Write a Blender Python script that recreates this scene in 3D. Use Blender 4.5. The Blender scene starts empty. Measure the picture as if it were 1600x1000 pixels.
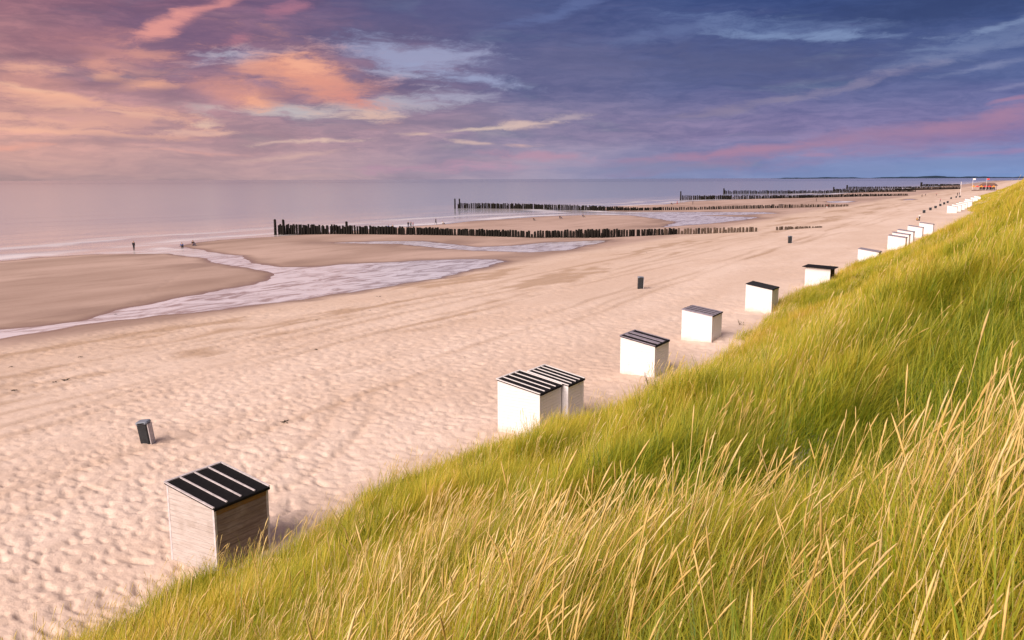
import bpy, bmesh, math, random
import numpy as np
from mathutils import Vector, Matrix
R = math.radians
rng = np.random.default_rng(7)
random.seed(7)
sc = bpy.context.scene
col = sc.collection

# ------------------------------------------------------------------ camera
FPX, YAW, HC, HOR, ROLL = 1333., R(31), 12.3, 279.5, R(0.2)
PITCH = math.atan((500-HOR)/FPX)
fw = np.array([-math.sin(YAW)*math.cos(PITCH), math.cos(YAW)*math.cos(PITCH), -math.sin(PITCH)])
r0 = np.array([math.cos(YAW), math.sin(YAW), 0.]); u0 = np.cross(r0, fw)
rt = r0*math.cos(ROLL)-u0*math.sin(ROLL); up = u0*math.cos(ROLL)+r0*math.sin(ROLL)
CAM = np.array([0, 0, HC])
def ray(x, y): return fw*FPX+rt*(x-800)-up*(y-500)
def un(x, y, z):                       # survey point of the photograph -> place on the beach at height z
    d = ray(x, y); t = (z-HC)/d[2]; return CAM+d*t
cam = bpy.data.cameras.new('camera'); cam.lens = 36*FPX/1600; cam.sensor_width = 36
cam.clip_start = 0.05; cam.clip_end = 90000
co = bpy.data.objects.new('camera', cam); col.objects.link(co)
M = Matrix.Identity(4)
for i in range(3):
    M[i][0] = rt[i]; M[i][1] = up[i]; M[i][2] = -fw[i]; M[i][3] = CAM[i]
co.matrix_world = M
sc.camera = co

# ------------------------------------------------------------------ view, sun, sky
EXPO = 0.85
vs = sc.view_settings
vs.view_transform = 'Standard'; vs.look = 'None'; vs.gamma = 1; vs.use_curve_mapping = False; vs.exposure = EXPO
sc.cycles.max_bounces = 4; sc.cycles.diffuse_bounces = 2; sc.cycles.glossy_bounces = 2
sc.cycles.transmission_bounces = 2; sc.cycles.use_denoising = True; sc.cycles.use_adaptive_sampling = True; sc.cycles.adaptive_threshold = .025

SUN_ANG, SUN_EL = R(168), R(34)        # measured from +Y (along the coast) towards -X (the sea)
sd = Vector((-math.sin(SUN_ANG)*math.cos(SUN_EL), math.cos(SUN_ANG)*math.cos(SUN_EL), math.sin(SUN_EL)))
sun = bpy.data.lights.new('sun', 'SUN'); sun.energy = 3.4; sun.angle = R(50); sun.color = (1, .845, .735)
so = bpy.data.objects.new('sun', sun); col.objects.link(so)
so.rotation_euler = (-sd).to_track_quat('-Z', 'Y').to_euler(); so.location = (-20, -30, 40)

def lin(c, div=255.):
    out = []
    for v in c[:3]:
        v = v/div
        out.append(v/12.92 if v <= .04045 else ((v+.055)/1.055)**2.4)
    return out
def skyc(c):
    return [v/2**EXPO for v in lin(c)]+[1]
world = bpy.data.worlds.new('World'); sc.world = world; world.use_nodes = True
wt = world.node_tree; wt.nodes.clear(); W = wt.nodes.new; WL = wt.links.new
def wmath(op, a, b=None, c=None, clamp=False):
    n = W('ShaderNodeMath'); n.operation = op; n.use_clamp = clamp
    for i, v in enumerate((a, b, c)):
        if v is None: continue
        if hasattr(v, 'links'): WL(v, n.inputs[i])
        else: n.inputs[i].default_value = v
    return n.outputs[0]
def wmap(v, a, b, c=0., d=1., smooth=True):
    n = W('ShaderNodeMapRange'); n.interpolation_type = 'SMOOTHSTEP' if smooth else 'LINEAR'
    WL(v, n.inputs['Value'])
    for k, x in zip(('From Min', 'From Max', 'To Min', 'To Max'), (a, b, c, d)): n.inputs[k].default_value = x
    return n.outputs[0]
def wmix(f, a, b, mode='MIX'):
    n = W('ShaderNodeMix'); n.data_type = 'RGBA'; n.blend_type = mode
    for s, v in ((n.inputs[0], f), (n.inputs[6], a), (n.inputs[7], b)):
        if hasattr(v, 'links'): WL(v, s)
        else: s.default_value = v
    return n.outputs[2]
tc = W('ShaderNodeTexCoord')
rotn = W('ShaderNodeMapping'); rotn.inputs['Rotation'].default_value = (0, 0, -YAW); WL(tc.outputs['Generated'], rotn.inputs[0])
sx = W('ShaderNodeSeparateXYZ'); WL(rotn.outputs[0], sx.inputs[0])
deg = 180/math.pi
az = wmath('MULTIPLY', wmath('ARCTAN2', sx.outputs[0], sx.outputs[1]), deg)
el = wmath('MULTIPLY', wmath('ARCSINE', sx.outputs[2]), deg)
elc = wmath('MAXIMUM', el, 0.)
cmb = W('ShaderNodeCombineXYZ'); WL(az, cmb.inputs[0]); WL(elc, cmb.inputs[1])
# wisps: warp the sky coordinates with streaky noise
def wnoise(vec, sx_, sy_, scale, detail, rough=.6, rot=0., off=0.):
    m = W('ShaderNodeMapping'); m.inputs['Scale'].default_value = (sx_, sy_, 1); m.inputs['Rotation'].default_value = (0, 0, rot)
    m.inputs['Location'].default_value = (off, off*.7, off*.3)
    WL(vec, m.inputs[0])
    n = W('ShaderNodeTexNoise'); n.inputs['Scale'].default_value = scale; n.inputs['Detail'].default_value = detail
    n.inputs['Roughness'].default_value = rough
    WL(m.outputs[0], n.inputs['Vector']); return n
n1 = wnoise(cmb.outputs[0], .30, 1.0, .55, 3, .6, R(6))
def vsub(v, c):
    n = W('ShaderNodeVectorMath'); n.operation = 'SUBTRACT'; WL(v, n.inputs[0]); n.inputs[1].default_value = c; return n.outputs[0]
def vmul(v, c):
    n = W('ShaderNodeVectorMath'); n.operation = 'MULTIPLY'; WL(v, n.inputs[0]); n.inputs[1].default_value = c; return n.outputs[0]
def vadd(a, b):
    n = W('ShaderNodeVectorMath'); n.operation = 'ADD'; WL(a, n.inputs[0]); WL(b, n.inputs[1]); return n.outputs[0]
warp = vmul(vsub(n1.outputs['Color'], (.5, .5, .5)), (5.0, 1.9, 0))
P1 = vadd(cmb.outputs[0], warp)
P2 = vadd(cmb.outputs[0], vmul(vsub(n1.outputs['Color'], (.5, .5, .5)), (4.0, .9, 0)))
psx = W('ShaderNodeSeparateXYZ'); WL(P1, psx.inputs[0])
u01 = wmap(psx.outputs[0], -180, 180, 0, 1, False)
def ramp(cols):
    n = W('ShaderNodeValToRGB'); e = n.color_ramp.elements
    cols = sorted(cols)
    while len(e) > 1: e.remove(e[-1])
    e[0].position = (cols[0][0]+180)/360; e[0].color = skyc(cols[0][1])
    for a, c in cols[1:]:
        k = e.new((a+180)/360); k.color = skyc(c)
    WL(u01, n.inputs[0]); return n.outputs[0]
rows = [
 (0.,  [(-180,(170,140,150)),(-129,(232,178,150)),(-80,(205,155,148)),(-31,(186,150,148)),(-15,(180,150,156)),(0,(156,146,172)),(15,(122,140,188)),(31,(110,140,196)),(80,(105,118,175)),(130,(115,110,155)),(180,(170,140,150))]),
 (2.8, [(-180,(170,135,145)),(-129,(250,190,150)),(-80,(238,174,146)),(-31,(208,154,144)),(-20,(188,146,150)),(-8,(168,140,158)),(0,(148,136,165)),(12,(130,120,162)),(31,(118,114,168)),(80,(105,105,155)),(130,(115,105,150)),(180,(170,135,145))]),
 (5.8, [(-180,(155,125,145)),(-129,(238,178,150)),(-80,(222,160,142)),(-31,(184,134,136)),(-20,(156,118,138)),(-8,(138,114,142)),(0,(106,106,148)),(12,(86,96,146)),(31,(78,96,150)),(80,(80,92,145)),(130,(100,100,148)),(180,(155,125,145))]),
 (11.,[(-180,(135,115,145)),(-129,(205,155,150)),(-80,(175,125,132)),(-31,(148,100,120)),(-18,(120,88,120)),(-8,(92,86,128)),(0,(68,84,136)),(12,(52,74,130)),(31,(38,68,126)),(80,(60,80,135)),(130,(90,95,145)),(180,(135,115,145))]),
 (35., [(-180,(150,135,148)),(-129,(200,165,155)),(-31,(146,124,140)),(31,(104,110,145)),(100,(110,114,146)),(180,(150,135,148))]),
]
cur = None
for i, (e0, cols) in enumerate(rows):
    rr = ramp(cols)
    cur = rr if cur is None else wmix(wmap(psx.outputs[1], rows[i-1][0], e0, 0, 1, False), cur, rr)
cur = wmix(wmap(elc, 38., 75.), cur, skyc((162, 150, 156)))
# clear air showing between the cloud sheets
sky = W('ShaderNodeTexSky'); sky.sky_type = 'NISHITA'; sky.sun_disc = False
sky.sun_elevation = SUN_EL; sky.sun_rotation = math.atan2(sd.x, sd.y)
skd = wmix(1., sky.outputs[0], (.05, .05, .05, 1), 'MULTIPLY')
# general cloud streaks in every direction
nA = wnoise(P2, .10, .55, .9, 5, .62, R(5), 3.)
dens = wmap(nA.outputs[0], .36, .66)
cur = wmix(wmath('MULTIPLY', wmap(nA.outputs[0], .56, .74), .22), cur, skd)
cur = wmix(1., cur, wmix(dens, (1.16, 1.12, 1.06, 1), (.84, .86, .92, 1)), 'MULTIPLY')
nC = wnoise(P2, .16, .8, 2.6, 5, .7, R(7), 14.)
cur = wmix(wmap(elc, .6, 3., .25, 1.), cur, wmix(1., cur, wmix(wmap(nC.outputs[0], .34, .66), (1.16, 1.10, 1.06, 1), (.86, .89, .93, 1)), 'MULTIPLY'))
nB = wnoise(P2, .05, .75, 1.5, 4, .6, R(4), 9.)
cur = wmix(wmath('MULTIPLY', wmap(nB.outputs[0], .54, .72), wmap(elc, 7., 1.5, .06, .22)), cur, wmix(wmap(az, -20, 15), skyc((236, 180, 160)), skyc((176, 150, 186))))
nBr = wnoise(P2, .22, .9, 1.3, 7, .72, R(8), 5.)     # breaks up each cloud's edge
brk = wmath('MULTIPLY', wmath('SUBTRACT', nBr.outputs[0], .5), 3.6)
brk2 = wmath('MULTIPLY', wmath('SUBTRACT', nBr.outputs[0], .5), 2.0)
def azel(x, y):
    d = ray(x, y); d = d/np.linalg.norm(d)
    a = math.degrees(math.atan2(d[0], d[1]))+math.degrees(YAW)
    return a, math.degrees(math.asin(d[2]))
clouds = [  # centre, half axes (survey pixels), tilt, colour, strength, use break-up
 ((690,25),230,50,-3,(84,88,140),.55,0), ((1450,12),260,34,-4,(40,62,120),.8,0), ((1190,100),260,36,2,(80,88,138),.6,0),
 ((620,130),110,30,8,(98,90,132),.7,0), ((300,62),150,34,6,(108,84,124),.65,0), ((560,62),150,22,-8,(88,84,128),.6,0), ((330,205),170,22,2,(160,124,140),.6,0), ((620,190),190,16,2,(140,122,148),.6,0), ((900,95),140,34,0,(94,96,142),.5,0), ((100,60),120,22,-4,(150,98,118),.6,0),
 ((380,86),64,15,-8,(170,168,198),.9,1), ((350,84),30,8,-5,(188,184,204),.7,1), ((650,88),110,24,4,(156,162,202),.8,1), ((620,112),70,6,6,(172,176,208),.5,1), ((730,118),70,10,8,(150,160,202),.8,1),
 ((470,170),120,13,2,(194,184,188),.95,1), ((620,158),90,14,-2,(182,176,192),.9,1), ((700,150),70,10,-4,(165,162,192),.8,1), ((320,166),50,6,4,(205,180,178),.7,1),
 ((490,118),120,36,14,(214,138,126),.7,1), ((440,106),84,20,4,(242,154,122),.8,0), ((500,130),66,22,20,(236,146,120),.75,0), ((470,100),40,12,8,(252,168,132),.8,1), ((368,147),68,20,10,(234,148,124),.75,0), ((395,156),34,10,8,(250,164,126),.8,1), ((540,150),40,12,20,(222,134,122),.8,1),
 ((285,28),84,11,-26,(218,132,132),.95,0), ((250,44),44,10,-30,(236,146,134),.8,1), ((345,5),40,8,-18,(215,130,132),.8,0), ((455,14),40,10,-15,(185,112,136),.7,1), ((365,60),26,7,-12,(186,112,132),.7,1), ((180,72),80,18,6,(200,128,130),.6,1), ((240,80),40,8,10,(220,144,128),.6,1),
 ((50,103),56,9,4,(240,166,140),.8,1), ((170,98),34,10,8,(228,150,130),.7,1), ((170,118),30,7,2,(245,165,130),.7,1), ((228,132),36,9,-6,(244,165,132),.85,1),
 ((70,146),150,8,8,(252,176,140),.95,0), ((30,134),60,5,8,(255,190,150),.8,0), ((160,168),150,9,8,(240,168,142),.8,1), ((120,205),140,4,3,(246,176,146),.7,1), ((200,178),90,4,6,(238,176,150),.7,1), ((230,218),120,6,2,(168,132,144),.5,1), ((120,220),120,5,0,(184,138,140),.5,1), ((60,186),110,7,5,(250,176,146),.8,1), ((40,203),70,5,2,(252,178,146),.8,1), ((160,190),180,14,4,(222,158,144),.6,1), ((300,205),90,5,0,(232,178,160),.7,1),
 ((110,170),190,30,6,(232,164,140),.22,1), ((30,120),90,14,4,(226,150,132),.5,1), ((210,95),70,20,10,(222,146,132),.5,1), ((150,130),60,10,-6,(150,108,124),.6,1), ((270,150),70,12,4,(146,110,130),.6,1), ((90,82),80,10,-4,(140,98,118),.6,1), ((560,178),60,6,0,(228,186,168),.6,1), ((440,150),30,10,10,(158,112,130),.5,1),
 ((20,230),50,5,-8,(240,158,136),.7,1), ((280,236),60,3,2,(228,160,150),.6,1),
 ((760,200),80,3,-4,(222,192,178),.85,1), ((735,223),40,3,4,(216,180,172),.75,1), ((890,181),48,6,-4,(188,166,178),.75,1), ((820,195),34,5,-2,(214,180,174),.8,1), ((815,228),28,4,0,(218,172,168),.7,1),
 ((480,222),90,3,-2,(232,190,172),.8,1), ((450,243),80,5,-6,(216,170,162),.7,1), ((640,212),26,3,-4,(226,184,168),.7,1), ((570,182),30,5,0,(220,176,162),.7,1), ((325,192),24,4,0,(232,190,168),.7,1),
 ((660,262),110,7,-2,(192,142,168),.6,1), ((780,262),60,5,0,(190,142,172),.5,1), ((850,244),90,6,2,(190,140,166),.7,1),
 ((1240,44),130,16,6,(100,126,184),.6,1), ((1220,54),110,6,4,(120,148,200),.55,1), ((1330,58),80,5,2,(116,142,194),.7,1), ((1050,50),110,10,-6,(92,112,170),.6,1), ((870,18),80,8,-14,(92,112,172),.55,1),
 ((1540,62),110,18,-12,(108,130,182),.6,1), ((1560,42),70,5,-14,(126,150,198),.55,1), ((1480,88),120,9,-10,(112,126,176),.5,1), ((1530,106),90,5,-8,(124,134,182),.7,1), ((1580,136),60,4,-8,(132,132,182),.6,1),
 ((1300,140),140,8,-12,(138,130,170),.55,1), ((1200,160),130,7,-10,(134,126,164),.5,1), ((1120,172),80,6,-6,(138,124,160),.6,1),
 ((1480,206),320,24,-8,(160,118,164),.65,0), ((1270,227),300,12,-8.5,(164,122,162),.6,0), ((1560,182),120,13,-8,(174,122,160),.6,0), ((1120,240),160,7,-5,(176,124,160),.8,0), ((1570,236),150,5,-3,(156,124,178),.7,0), ((1590,155),34,4,-8,(182,124,160),.6,0), ((1260,244),60,3,-2,(170,130,172),.6,1),
 ((1450,262),260,10,-2,(110,136,192),.5,0), ((1000,262),150,9,0,(128,134,178),.45,0),
]
plain = cur                             # the sky away from the placed clouds
for ci_, ((cx, cy), hx, hy, tilt, c, st, b) in enumerate(clouds):
    if ci_ % 18 == 17:      # chains the later clouds behind the earlier ones so the shader stays small
        def chain(p):
            n = W('ShaderNodeVectorMath'); n.operation = 'MULTIPLY_ADD'; WL(cur, n.inputs[0]); n.inputs[1].default_value = (1e-7,)*3; WL(p, n.inputs[2]); return n.outputs[0]
        P1, P2 = chain(P1), chain(P2)
    a0, e0 = azel(cx, cy)
    dppx = math.degrees(1/FPX)*math.cos(math.atan((cx-800)/FPX))**1.4
    m = W('ShaderNodeMapping'); m.vector_type = 'TEXTURE'
    m.inputs['Location'].default_value = (a0, e0, 0); m.inputs['Rotation'].default_value = (0, 0, -R(tilt))
    m.inputs['Scale'].default_value = (hx*dppx*1.15, hy*dppx*1.25, 1)
    WL(P1 if (b and hy > 12) else P2, m.inputs[0])
    ln = W('ShaderNodeVectorMath'); ln.operation = 'LENGTH'; WL(m.outputs[0], ln.inputs[0])
    k = wmap(wmath('ADD', ln.outputs['Value'], brk if b else brk2), 1.25, .0, 0, st)
    gm = sum(c)/3; c = [v+(gm-v)*(.10 if cx < 1000 else .16) for v in c]
    cur = wmix(k, cur, skyc(c))
def bgs(c):
    hsv = W('ShaderNodeHueSaturation'); hsv.inputs['Saturation'].default_value = .92; WL(c, hsv.inputs['Color'])
    b_ = W('ShaderNodeBackground'); b_.inputs[1].default_value = 1.0; WL(hsv.outputs[0], b_.inputs[0]); return b_.outputs[0]
mxs = W('ShaderNodeMixShader')
WL(wmath('MULTIPLY', wmap(el, 18., 14.), wmap(wmath('ABSOLUTE', az), 52., 42.)), mxs.inputs[0])
WL(bgs(plain), mxs.inputs[1]); WL(bgs(cur), mxs.inputs[2])
wo = W('ShaderNodeOutputWorld'); WL(mxs.outputs[0], wo.inputs[0])
world.cycles.sampling_method = 'NONE'

# ------------------------------------------------------------------ materials
class NT:
    def __init__(s, name):
        s.m = bpy.data.materials.new(name); s.m.use_nodes = True; s.t = s.m.node_tree
        s.b = s.t.nodes['Principled BSDF']; s.out = s.t.nodes['Material Output']
    def n(s, k): return s.t.nodes.new(k)
    def l(s, a, b): s.t.links.new(a, b)
    def put(s, sock, v):
        if hasattr(v, 'links'): s.l(v, sock)
        else: sock.default_value = v
    def math(s, op, a, b=None, clamp=False):
        n = s.n('ShaderNodeMath'); n.operation = op; n.use_clamp = clamp
        s.put(n.inputs[0], a)
        if b is not None: s.put(n.inputs[1], b)
        return n.outputs[0]
    def mix(s, f, a, b, mode='MIX'):
        n = s.n('ShaderNodeMix'); n.data_type = 'RGBA'; n.blend_type = mode
        for k, v in ((0, f), (6, a), (7, b)):
            if isinstance(v, (tuple, list)) and len(v) == 3: v = (*v, 1)
            s.put(n.inputs[k], v)
        return n.outputs[2]
    def mr(s, v, a, b, c=0., d=1., smooth=True):
        n = s.n('ShaderNodeMapRange'); n.interpolation_type = 'SMOOTHSTEP' if smooth else 'LINEAR'
        s.l(v, n.inputs['Value'])
        for k, x in zip(('From Min', 'From Max', 'To Min', 'To Max'), (a, b, c, d)): n.inputs[k].default_value = x
        return n.outputs[0]
    def noise(s, scale, detail=4, rough=.6, sc3=(1, 1, 1), coord='Object', rot=0., dist=0.):
        t = s.n('ShaderNodeTexCoord'); mp = s.n('ShaderNodeMapping'); mp.inputs['Scale'].default_value = sc3
        mp.inputs['Rotation'].default_value = (0, 0, rot)
        s.l(t.outputs[coord], mp.inputs[0])
        n = s.n('ShaderNodeTexNoise'); n.inputs['Scale'].default_value = scale; n.inputs['Detail'].default_value = detail
        n.inputs['Roughness'].default_value = rough; n.inputs['Distortion'].default_value = dist
        s.l(mp.outputs[0], n.inputs['Vector']); return n.outputs[0]
    def attr(s, name, typ='GEOMETRY'):
        a = s.n('ShaderNodeAttribute'); a.attribute_name = name; a.attribute_type = typ; return a.outputs['Fac']
    def bump(s, h, strength, dist):
        b = s.n('ShaderNodeBump'); b.inputs['Strength'].default_value = strength; b.inputs['Distance'].default_value = dist
        s.l(h, b.inputs['Height']); s.l(b.outputs[0], s.b.inputs['Normal'])
    def base(s, c, rough=.8, spec=.3):
        if isinstance(c, (tuple, list)) and len(c) == 3: c = (*c, 1)
        s.put(s.b.inputs['Base Color'], c); s.put(s.b.inputs['Roughness'], rough); s.b.inputs['Specular IOR Level'].default_value = spec
        return s.m

def mat_sand():
    s = NT('sand')
    damp, wet, tan = s.attr('damp'), s.attr('wet'), s.attr('tan')
    n1 = s.noise(.12, 5, .6, (1, .35, 1)); n2 = s.noise(1.6, 5, .65); n3 = s.noise(9., 3, .7)
    dry = s.mix(s.mr(n1, .35, .65), (.68, .55, .475), (.60, .465, .385))
    dry = s.mix(s.mr(n2, .42, .72, 0, .28), dry, (.47, .34, .26))
    dry = s.mix(s.math('MULTIPLY', tan, .8), dry, (.37, .25, .17))
    n4 = s.noise(.05, 5, .6, (1, .25, 1))
    dmp = s.mix(s.mr(n4, .38, .62), (.45, .33, .285), (.34, .24, .20))
    dmp = s.mix(s.mr(s.noise(.35, 6, .65, (1, .2, 1), rot=R(12)), .5, .7, 0, .45), dmp, (.27, .185, .15))
    dmp = s.mix(s.mr(n2, .5, .8, 0, .3), dmp, (.27, .18, .14))
    c = s.mix(damp, dry, dmp)
    c = s.mix(s.math('MULTIPLY', wet, .85), c, (.185, .115, .085))
    h = s.math('ADD', s.math('MULTIPLY', n2, .6), s.math('MULTIPLY', n3, .4))
    s.bump(s.math('MULTIPLY', h, s.mr(damp, 0, 1, 1, .12)), .55, .10)
    return s.base(c, s.mr(wet, 0, 1, .95, .28), .3)
def mat_water():
    s = NT('water')
    sh, lag = s.attr('shore'), s.attr('lagoon')
    st = s.noise(.38, 7, .66, (1.0, .34, 1), rot=R(24), dist=1.6)          # flow streaks in the shallows
    st2 = s.noise(.10, 5, .6, (1, .22, 1), rot=R(-20))
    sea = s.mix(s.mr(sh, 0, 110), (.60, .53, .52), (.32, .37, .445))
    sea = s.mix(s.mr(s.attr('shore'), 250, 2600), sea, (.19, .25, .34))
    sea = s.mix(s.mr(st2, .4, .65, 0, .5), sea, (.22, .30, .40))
    lagc = s.mix(s.mr(st, .36, .58), (.34, .27, .26), (.74, .70, .76))
    c = s.mix(lag, sea, lagc)
    # breakers: bands at set distances from the waterline, broken up by noise
    wob = s.math('ADD', sh, s.math('MULTIPLY', s.math('SUBTRACT', s.noise(.035, 4, .6), .5), 16.))
    band = s.math('MULTIPLY', s.mr(wob, 1., 3.5), s.mr(wob, 13., 5.))
    band2 = s.math('MULTIPLY', s.mr(wob, 19., 22.), s.mr(wob, 31., 24.))
    fo = s.math('MAXIMUM', s.math('MULTIPLY', band, .75), s.math('MULTIPLY', band2, .5))
    fo = s.math('MULTIPLY', fo, s.mr(st2, .36, .55))
    fo = s.math('MULTIPLY', fo, s.math('SUBTRACT', 1., lag))
    c = s.mix(fo, c, (.80, .76, .80))
    w1 = s.noise(.22, 4, .6, (1, .30, 1), rot=R(-25)); w2 = s.noise(1.4, 3, .6, (1, .4, 1), rot=R(20))
    s.bump(s.math('ADD', s.math('MULTIPLY', w1, 1.), s.math('MULTIPLY', w2, .3)), .28, .25)
    s.b.inputs['IOR'].default_value = 1.5
    m = s.base(c, s.math('ADD', s.mr(lag, 0, 1, .13, .22), s.math('MULTIPLY', fo, .4)), .5)
    return m
def mat_grass(name, ramp_, tipc, trans=.35, sat_tint=True):
    s = NT(name)
    bv, t, tint = s.attr('bv'), s.attr('tt'), s.attr('tint', 'INSTANCER')
    r = s.n('ShaderNodeValToRGB'); e = r.color_ramp.elements
    e[0].position, e[0].color = ramp_[0][0], (*ramp_[0][1], 1); e[1].position, e[1].color = ramp_[-1][0], (*ramp_[-1][1], 1)
    for p, c in ramp_[1:-1]:
        k = e.new(p); k.color = (*c, 1)
    s.l(s.math('ADD', s.math('MULTIPLY', bv, .72), s.math('MULTIPLY', s.math('SUBTRACT', tint, .34), .85), True), r.inputs[0])
    c = s.mix(s.mr(t, .5, 1., 0, .55), r.outputs[0], tipc)
    d = s.n('ShaderNodeBsdfDiffuse'); s.l(c, d.inputs[0])
    tr = s.n('ShaderNodeBsdfTranslucent'); s.l(c, tr.inputs[0])
    g = s.n('ShaderNodeBsdfGlossy'); g.inputs['Roughness'].default_value = .45; g.inputs[0].default_value = (.8, .8, .7, 1)
    mx = s.n('ShaderNodeMixShader'); mx.inputs[0].default_value = trans; s.l(d.outputs[0], mx.inputs[1]); s.l(tr.outputs[0], mx.inputs[2])
    m2 = s.n('ShaderNodeMixShader'); m2.inputs[0].default_value = .02; s.l(mx.outputs[0], m2.inputs[1]); s.l(g.outputs[0], m2.inputs[2])
    s.l(m2.outputs[0], s.out.inputs[0]); return s.m
def mat_plain(name, c, rough=.7, var=.25, scale=6., spec=.3, sc3=(1, 1, 1), bump=0.):
    s = NT(name); n = s.noise(scale, 4, .6, sc3)
    cc = s.mix(s.mr(n, .3, .7), c, tuple(v*(1-var) for v in c))
    if bump: s.bump(n, bump, .02)
    return s.base(cc, rough, spec)
def mat_white_boards(name, c, dirt, amt):
    s = NT(name); n = s.noise(3., 5, .65, (1, 1, 6)); n2 = s.noise(1.1, 3, .6)
    cc = s.mix(s.mr(n, .5, .78, 0, amt), c, dirt); cc = s.mix(s.mr(n2, .55, .8, 0, amt), cc, dirt)
    geo = s.n('ShaderNodeTexCoord'); sp = s.n('ShaderNodeSeparateXYZ'); s.l(geo.outputs['Object'], sp.inputs[0])
    low = s.math('ADD', sp.outputs[2], s.math('MULTIPLY', s.math('SUBTRACT', n2, .5), .9))      # wind-blown sand stuck to the foot of the wall
    cc = s.mix(s.mr(low, .42, .0, 0, .65), cc, (.55, .44, .36))
    n5 = s.noise(7., 4, .7, (1, 1, .12)); cc = s.mix(s.mr(n5, .58, .74, 0, .35), cc, (.50, .45, .42))
    s.bump(n, .15, .01); return s.base(cc, .6, .3)
def mat_weathered(name, a, b, c):
    s = NT(name); n = s.noise(2.2, 6, .7, (.9, .9, 9.)); n2 = s.noise(1.3, 4, .6, (1, 1, 1.6)); n3 = s.noise(14., 3, .5, (1, 1, 1.3))
    cc = s.mix(s.mr(n, .32, .68), a, b); cc = s.mix(s.mr(n2, .48, .72, 0, .75), cc, c)
    cc = s.mix(s.mr(n3, .70, .76, 0, .6), cc, tuple(v*.35 for v in c))
    s.bump(n, .4, .012); return s.base(cc, .75, .25)

MAT = dict(
 sand=mat_sand(), water=mat_water(),
 white=mat_white_boards('white_paint', (.72, .695, .71), (.56, .51, .48), .4),
 white2=mat_white_boards('cool_white_paint', (.74, .72, .76), (.54, .50, .50), .45),
 grey_wood=mat_weathered('whitewashed_boards', (.53, .48, .47), (.41, .36, .345), (.35, .295, .27)),
 brown_wood=mat_weathered('bare_weathered_boards', (.27, .205, .19), (.175, .125, .11), (.34, .285, .28)),
 ochre_wood=mat_weathered('ochre_boards', (.30, .17, .065), (.20, .105, .04), (.24, .17, .12)),
 felt=mat_plain('black_roof_felt', (.012, .011, .013), .85, .4, 12., .15),
 felt2=mat_plain('dark_roof_felt', (.03, .03, .035), .9, .4, 9., .15),
 lilac=mat_plain('grey_lilac_roof_boards', (.30, .27, .33), .7, .3, 5., .2),
 trim=mat_plain('pale_trim', (.62, .57, .60), .6, .3, 7.),
 pole=mat_plain('tarred_pole', (.016, .013, .011), .85, .5, 3., .2, (1, 1, .4), .5),
 pole_dry=mat_plain('dry_pole', (.13, .095, .075), .9, .5, 3., .15, (1, 1, .4), .5),
 bin=mat_plain('dark_plastic', (.03, .035, .042), .5, .4, 8.),
 binlid=mat_plain('bin_lid_grey', (.20, .23, .29), .5, .2, 8.),
 steel=mat_plain('pale_galvanised_steel', (.52, .48, .50), .5, .2, 8.),
 weed=mat_plain('seaweed', (.03, .022, .016), .9, .5, 20.),
 land=mat_plain('distant_dunes', (.035, .06, .10), 1., .35, .002, 0.),  # bluish haze of the distance is put into this colour
 leaf=mat_plain('plant_leaf', (.09, .12, .04), .7, .4, 20.),
 stem=mat_plain('plant_stem', (.16, .10, .06), .8, .4, 20.),
)
GREEN = [(0., (.095, .180, .012)), (.25, (.225, .315, .016)), (.50, (.42, .42, .022)), (.75, (.58, .46, .040)), (1., (.70, .50, .11))]
MAT['blade'] = mat_grass('marram_blade', GREEN, (.52, .43, .06), .40)
MAT['ear'] = mat_grass('marram_ear', [(0., (.60, .41, .12)), (.5, (.72, .53, .20)), (1., (.82, .67, .36))], (.80, .63, .30), .2)

# ------------------------------------------------------------------ helpers
def tag(o, label=None, cat=None, group=None, kind=None):
    if label: o['label'] = label
    if cat: o['category'] = cat
    if group: o['group'] = group
    if kind: o['kind'] = kind
    return o
def mesh(name, V, F, mat=None, smooth=False):
    me = bpy.data.meshes.new(name)
    me.from_pydata([tuple(map(float, v)) for v in V], [], F); me.update()
    if mat: me.materials.append(mat)
    if smooth: me.polygons.foreach_set('use_smooth', [True]*len(me.polygons))
    return me
def obj(name, me, parent=None, loc=None, rot=None, scale=None):
    o = bpy.data.objects.new(name, me); col.objects.link(o)
    if parent: o.parent = parent
    if loc is not None: o.location = loc
    if rot is not None: o.rotation_euler = rot
    if scale is not None: o.scale = scale if hasattr(scale, '__len__') else (scale,)*3
    return o
def empty(name, loc, rz=0, tilt=(0, 0)):
    o = bpy.data.objects.new(name, None); o.empty_display_size = .3; col.objects.link(o)
    o.location = loc; o.rotation_euler = (tilt[0], tilt[1], rz); return o
def big_mesh(name, co_, quads, mat, smooth=True, attrs={}):
    me = bpy.data.meshes.new(name); n = len(co_); q = len(quads)
    me.vertices.add(n); me.vertices.foreach_set('co', np.ascontiguousarray(co_, np.float32).ravel())
    me.loops.add(q*4); me.loops.foreach_set('vertex_index', np.ascontiguousarray(quads, np.int32).ravel())
    me.polygons.add(q); me.polygons.foreach_set('loop_start', np.arange(0, q*4, 4, dtype=np.int32))
    me.polygons.foreach_set('use_smooth', np.full(q, smooth))
    for k, v in attrs.items():
        a = me.attributes.new(k, 'FLOAT', 'POINT'); a.data.foreach_set('value', np.ascontiguousarray(v, np.float32))
    me.update(calc_edges=True); me.validate(); me.materials.append(mat); return me
_perm = rng.permutation(256).astype(np.int64); _ga = rng.random(256)*2*math.pi
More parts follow.
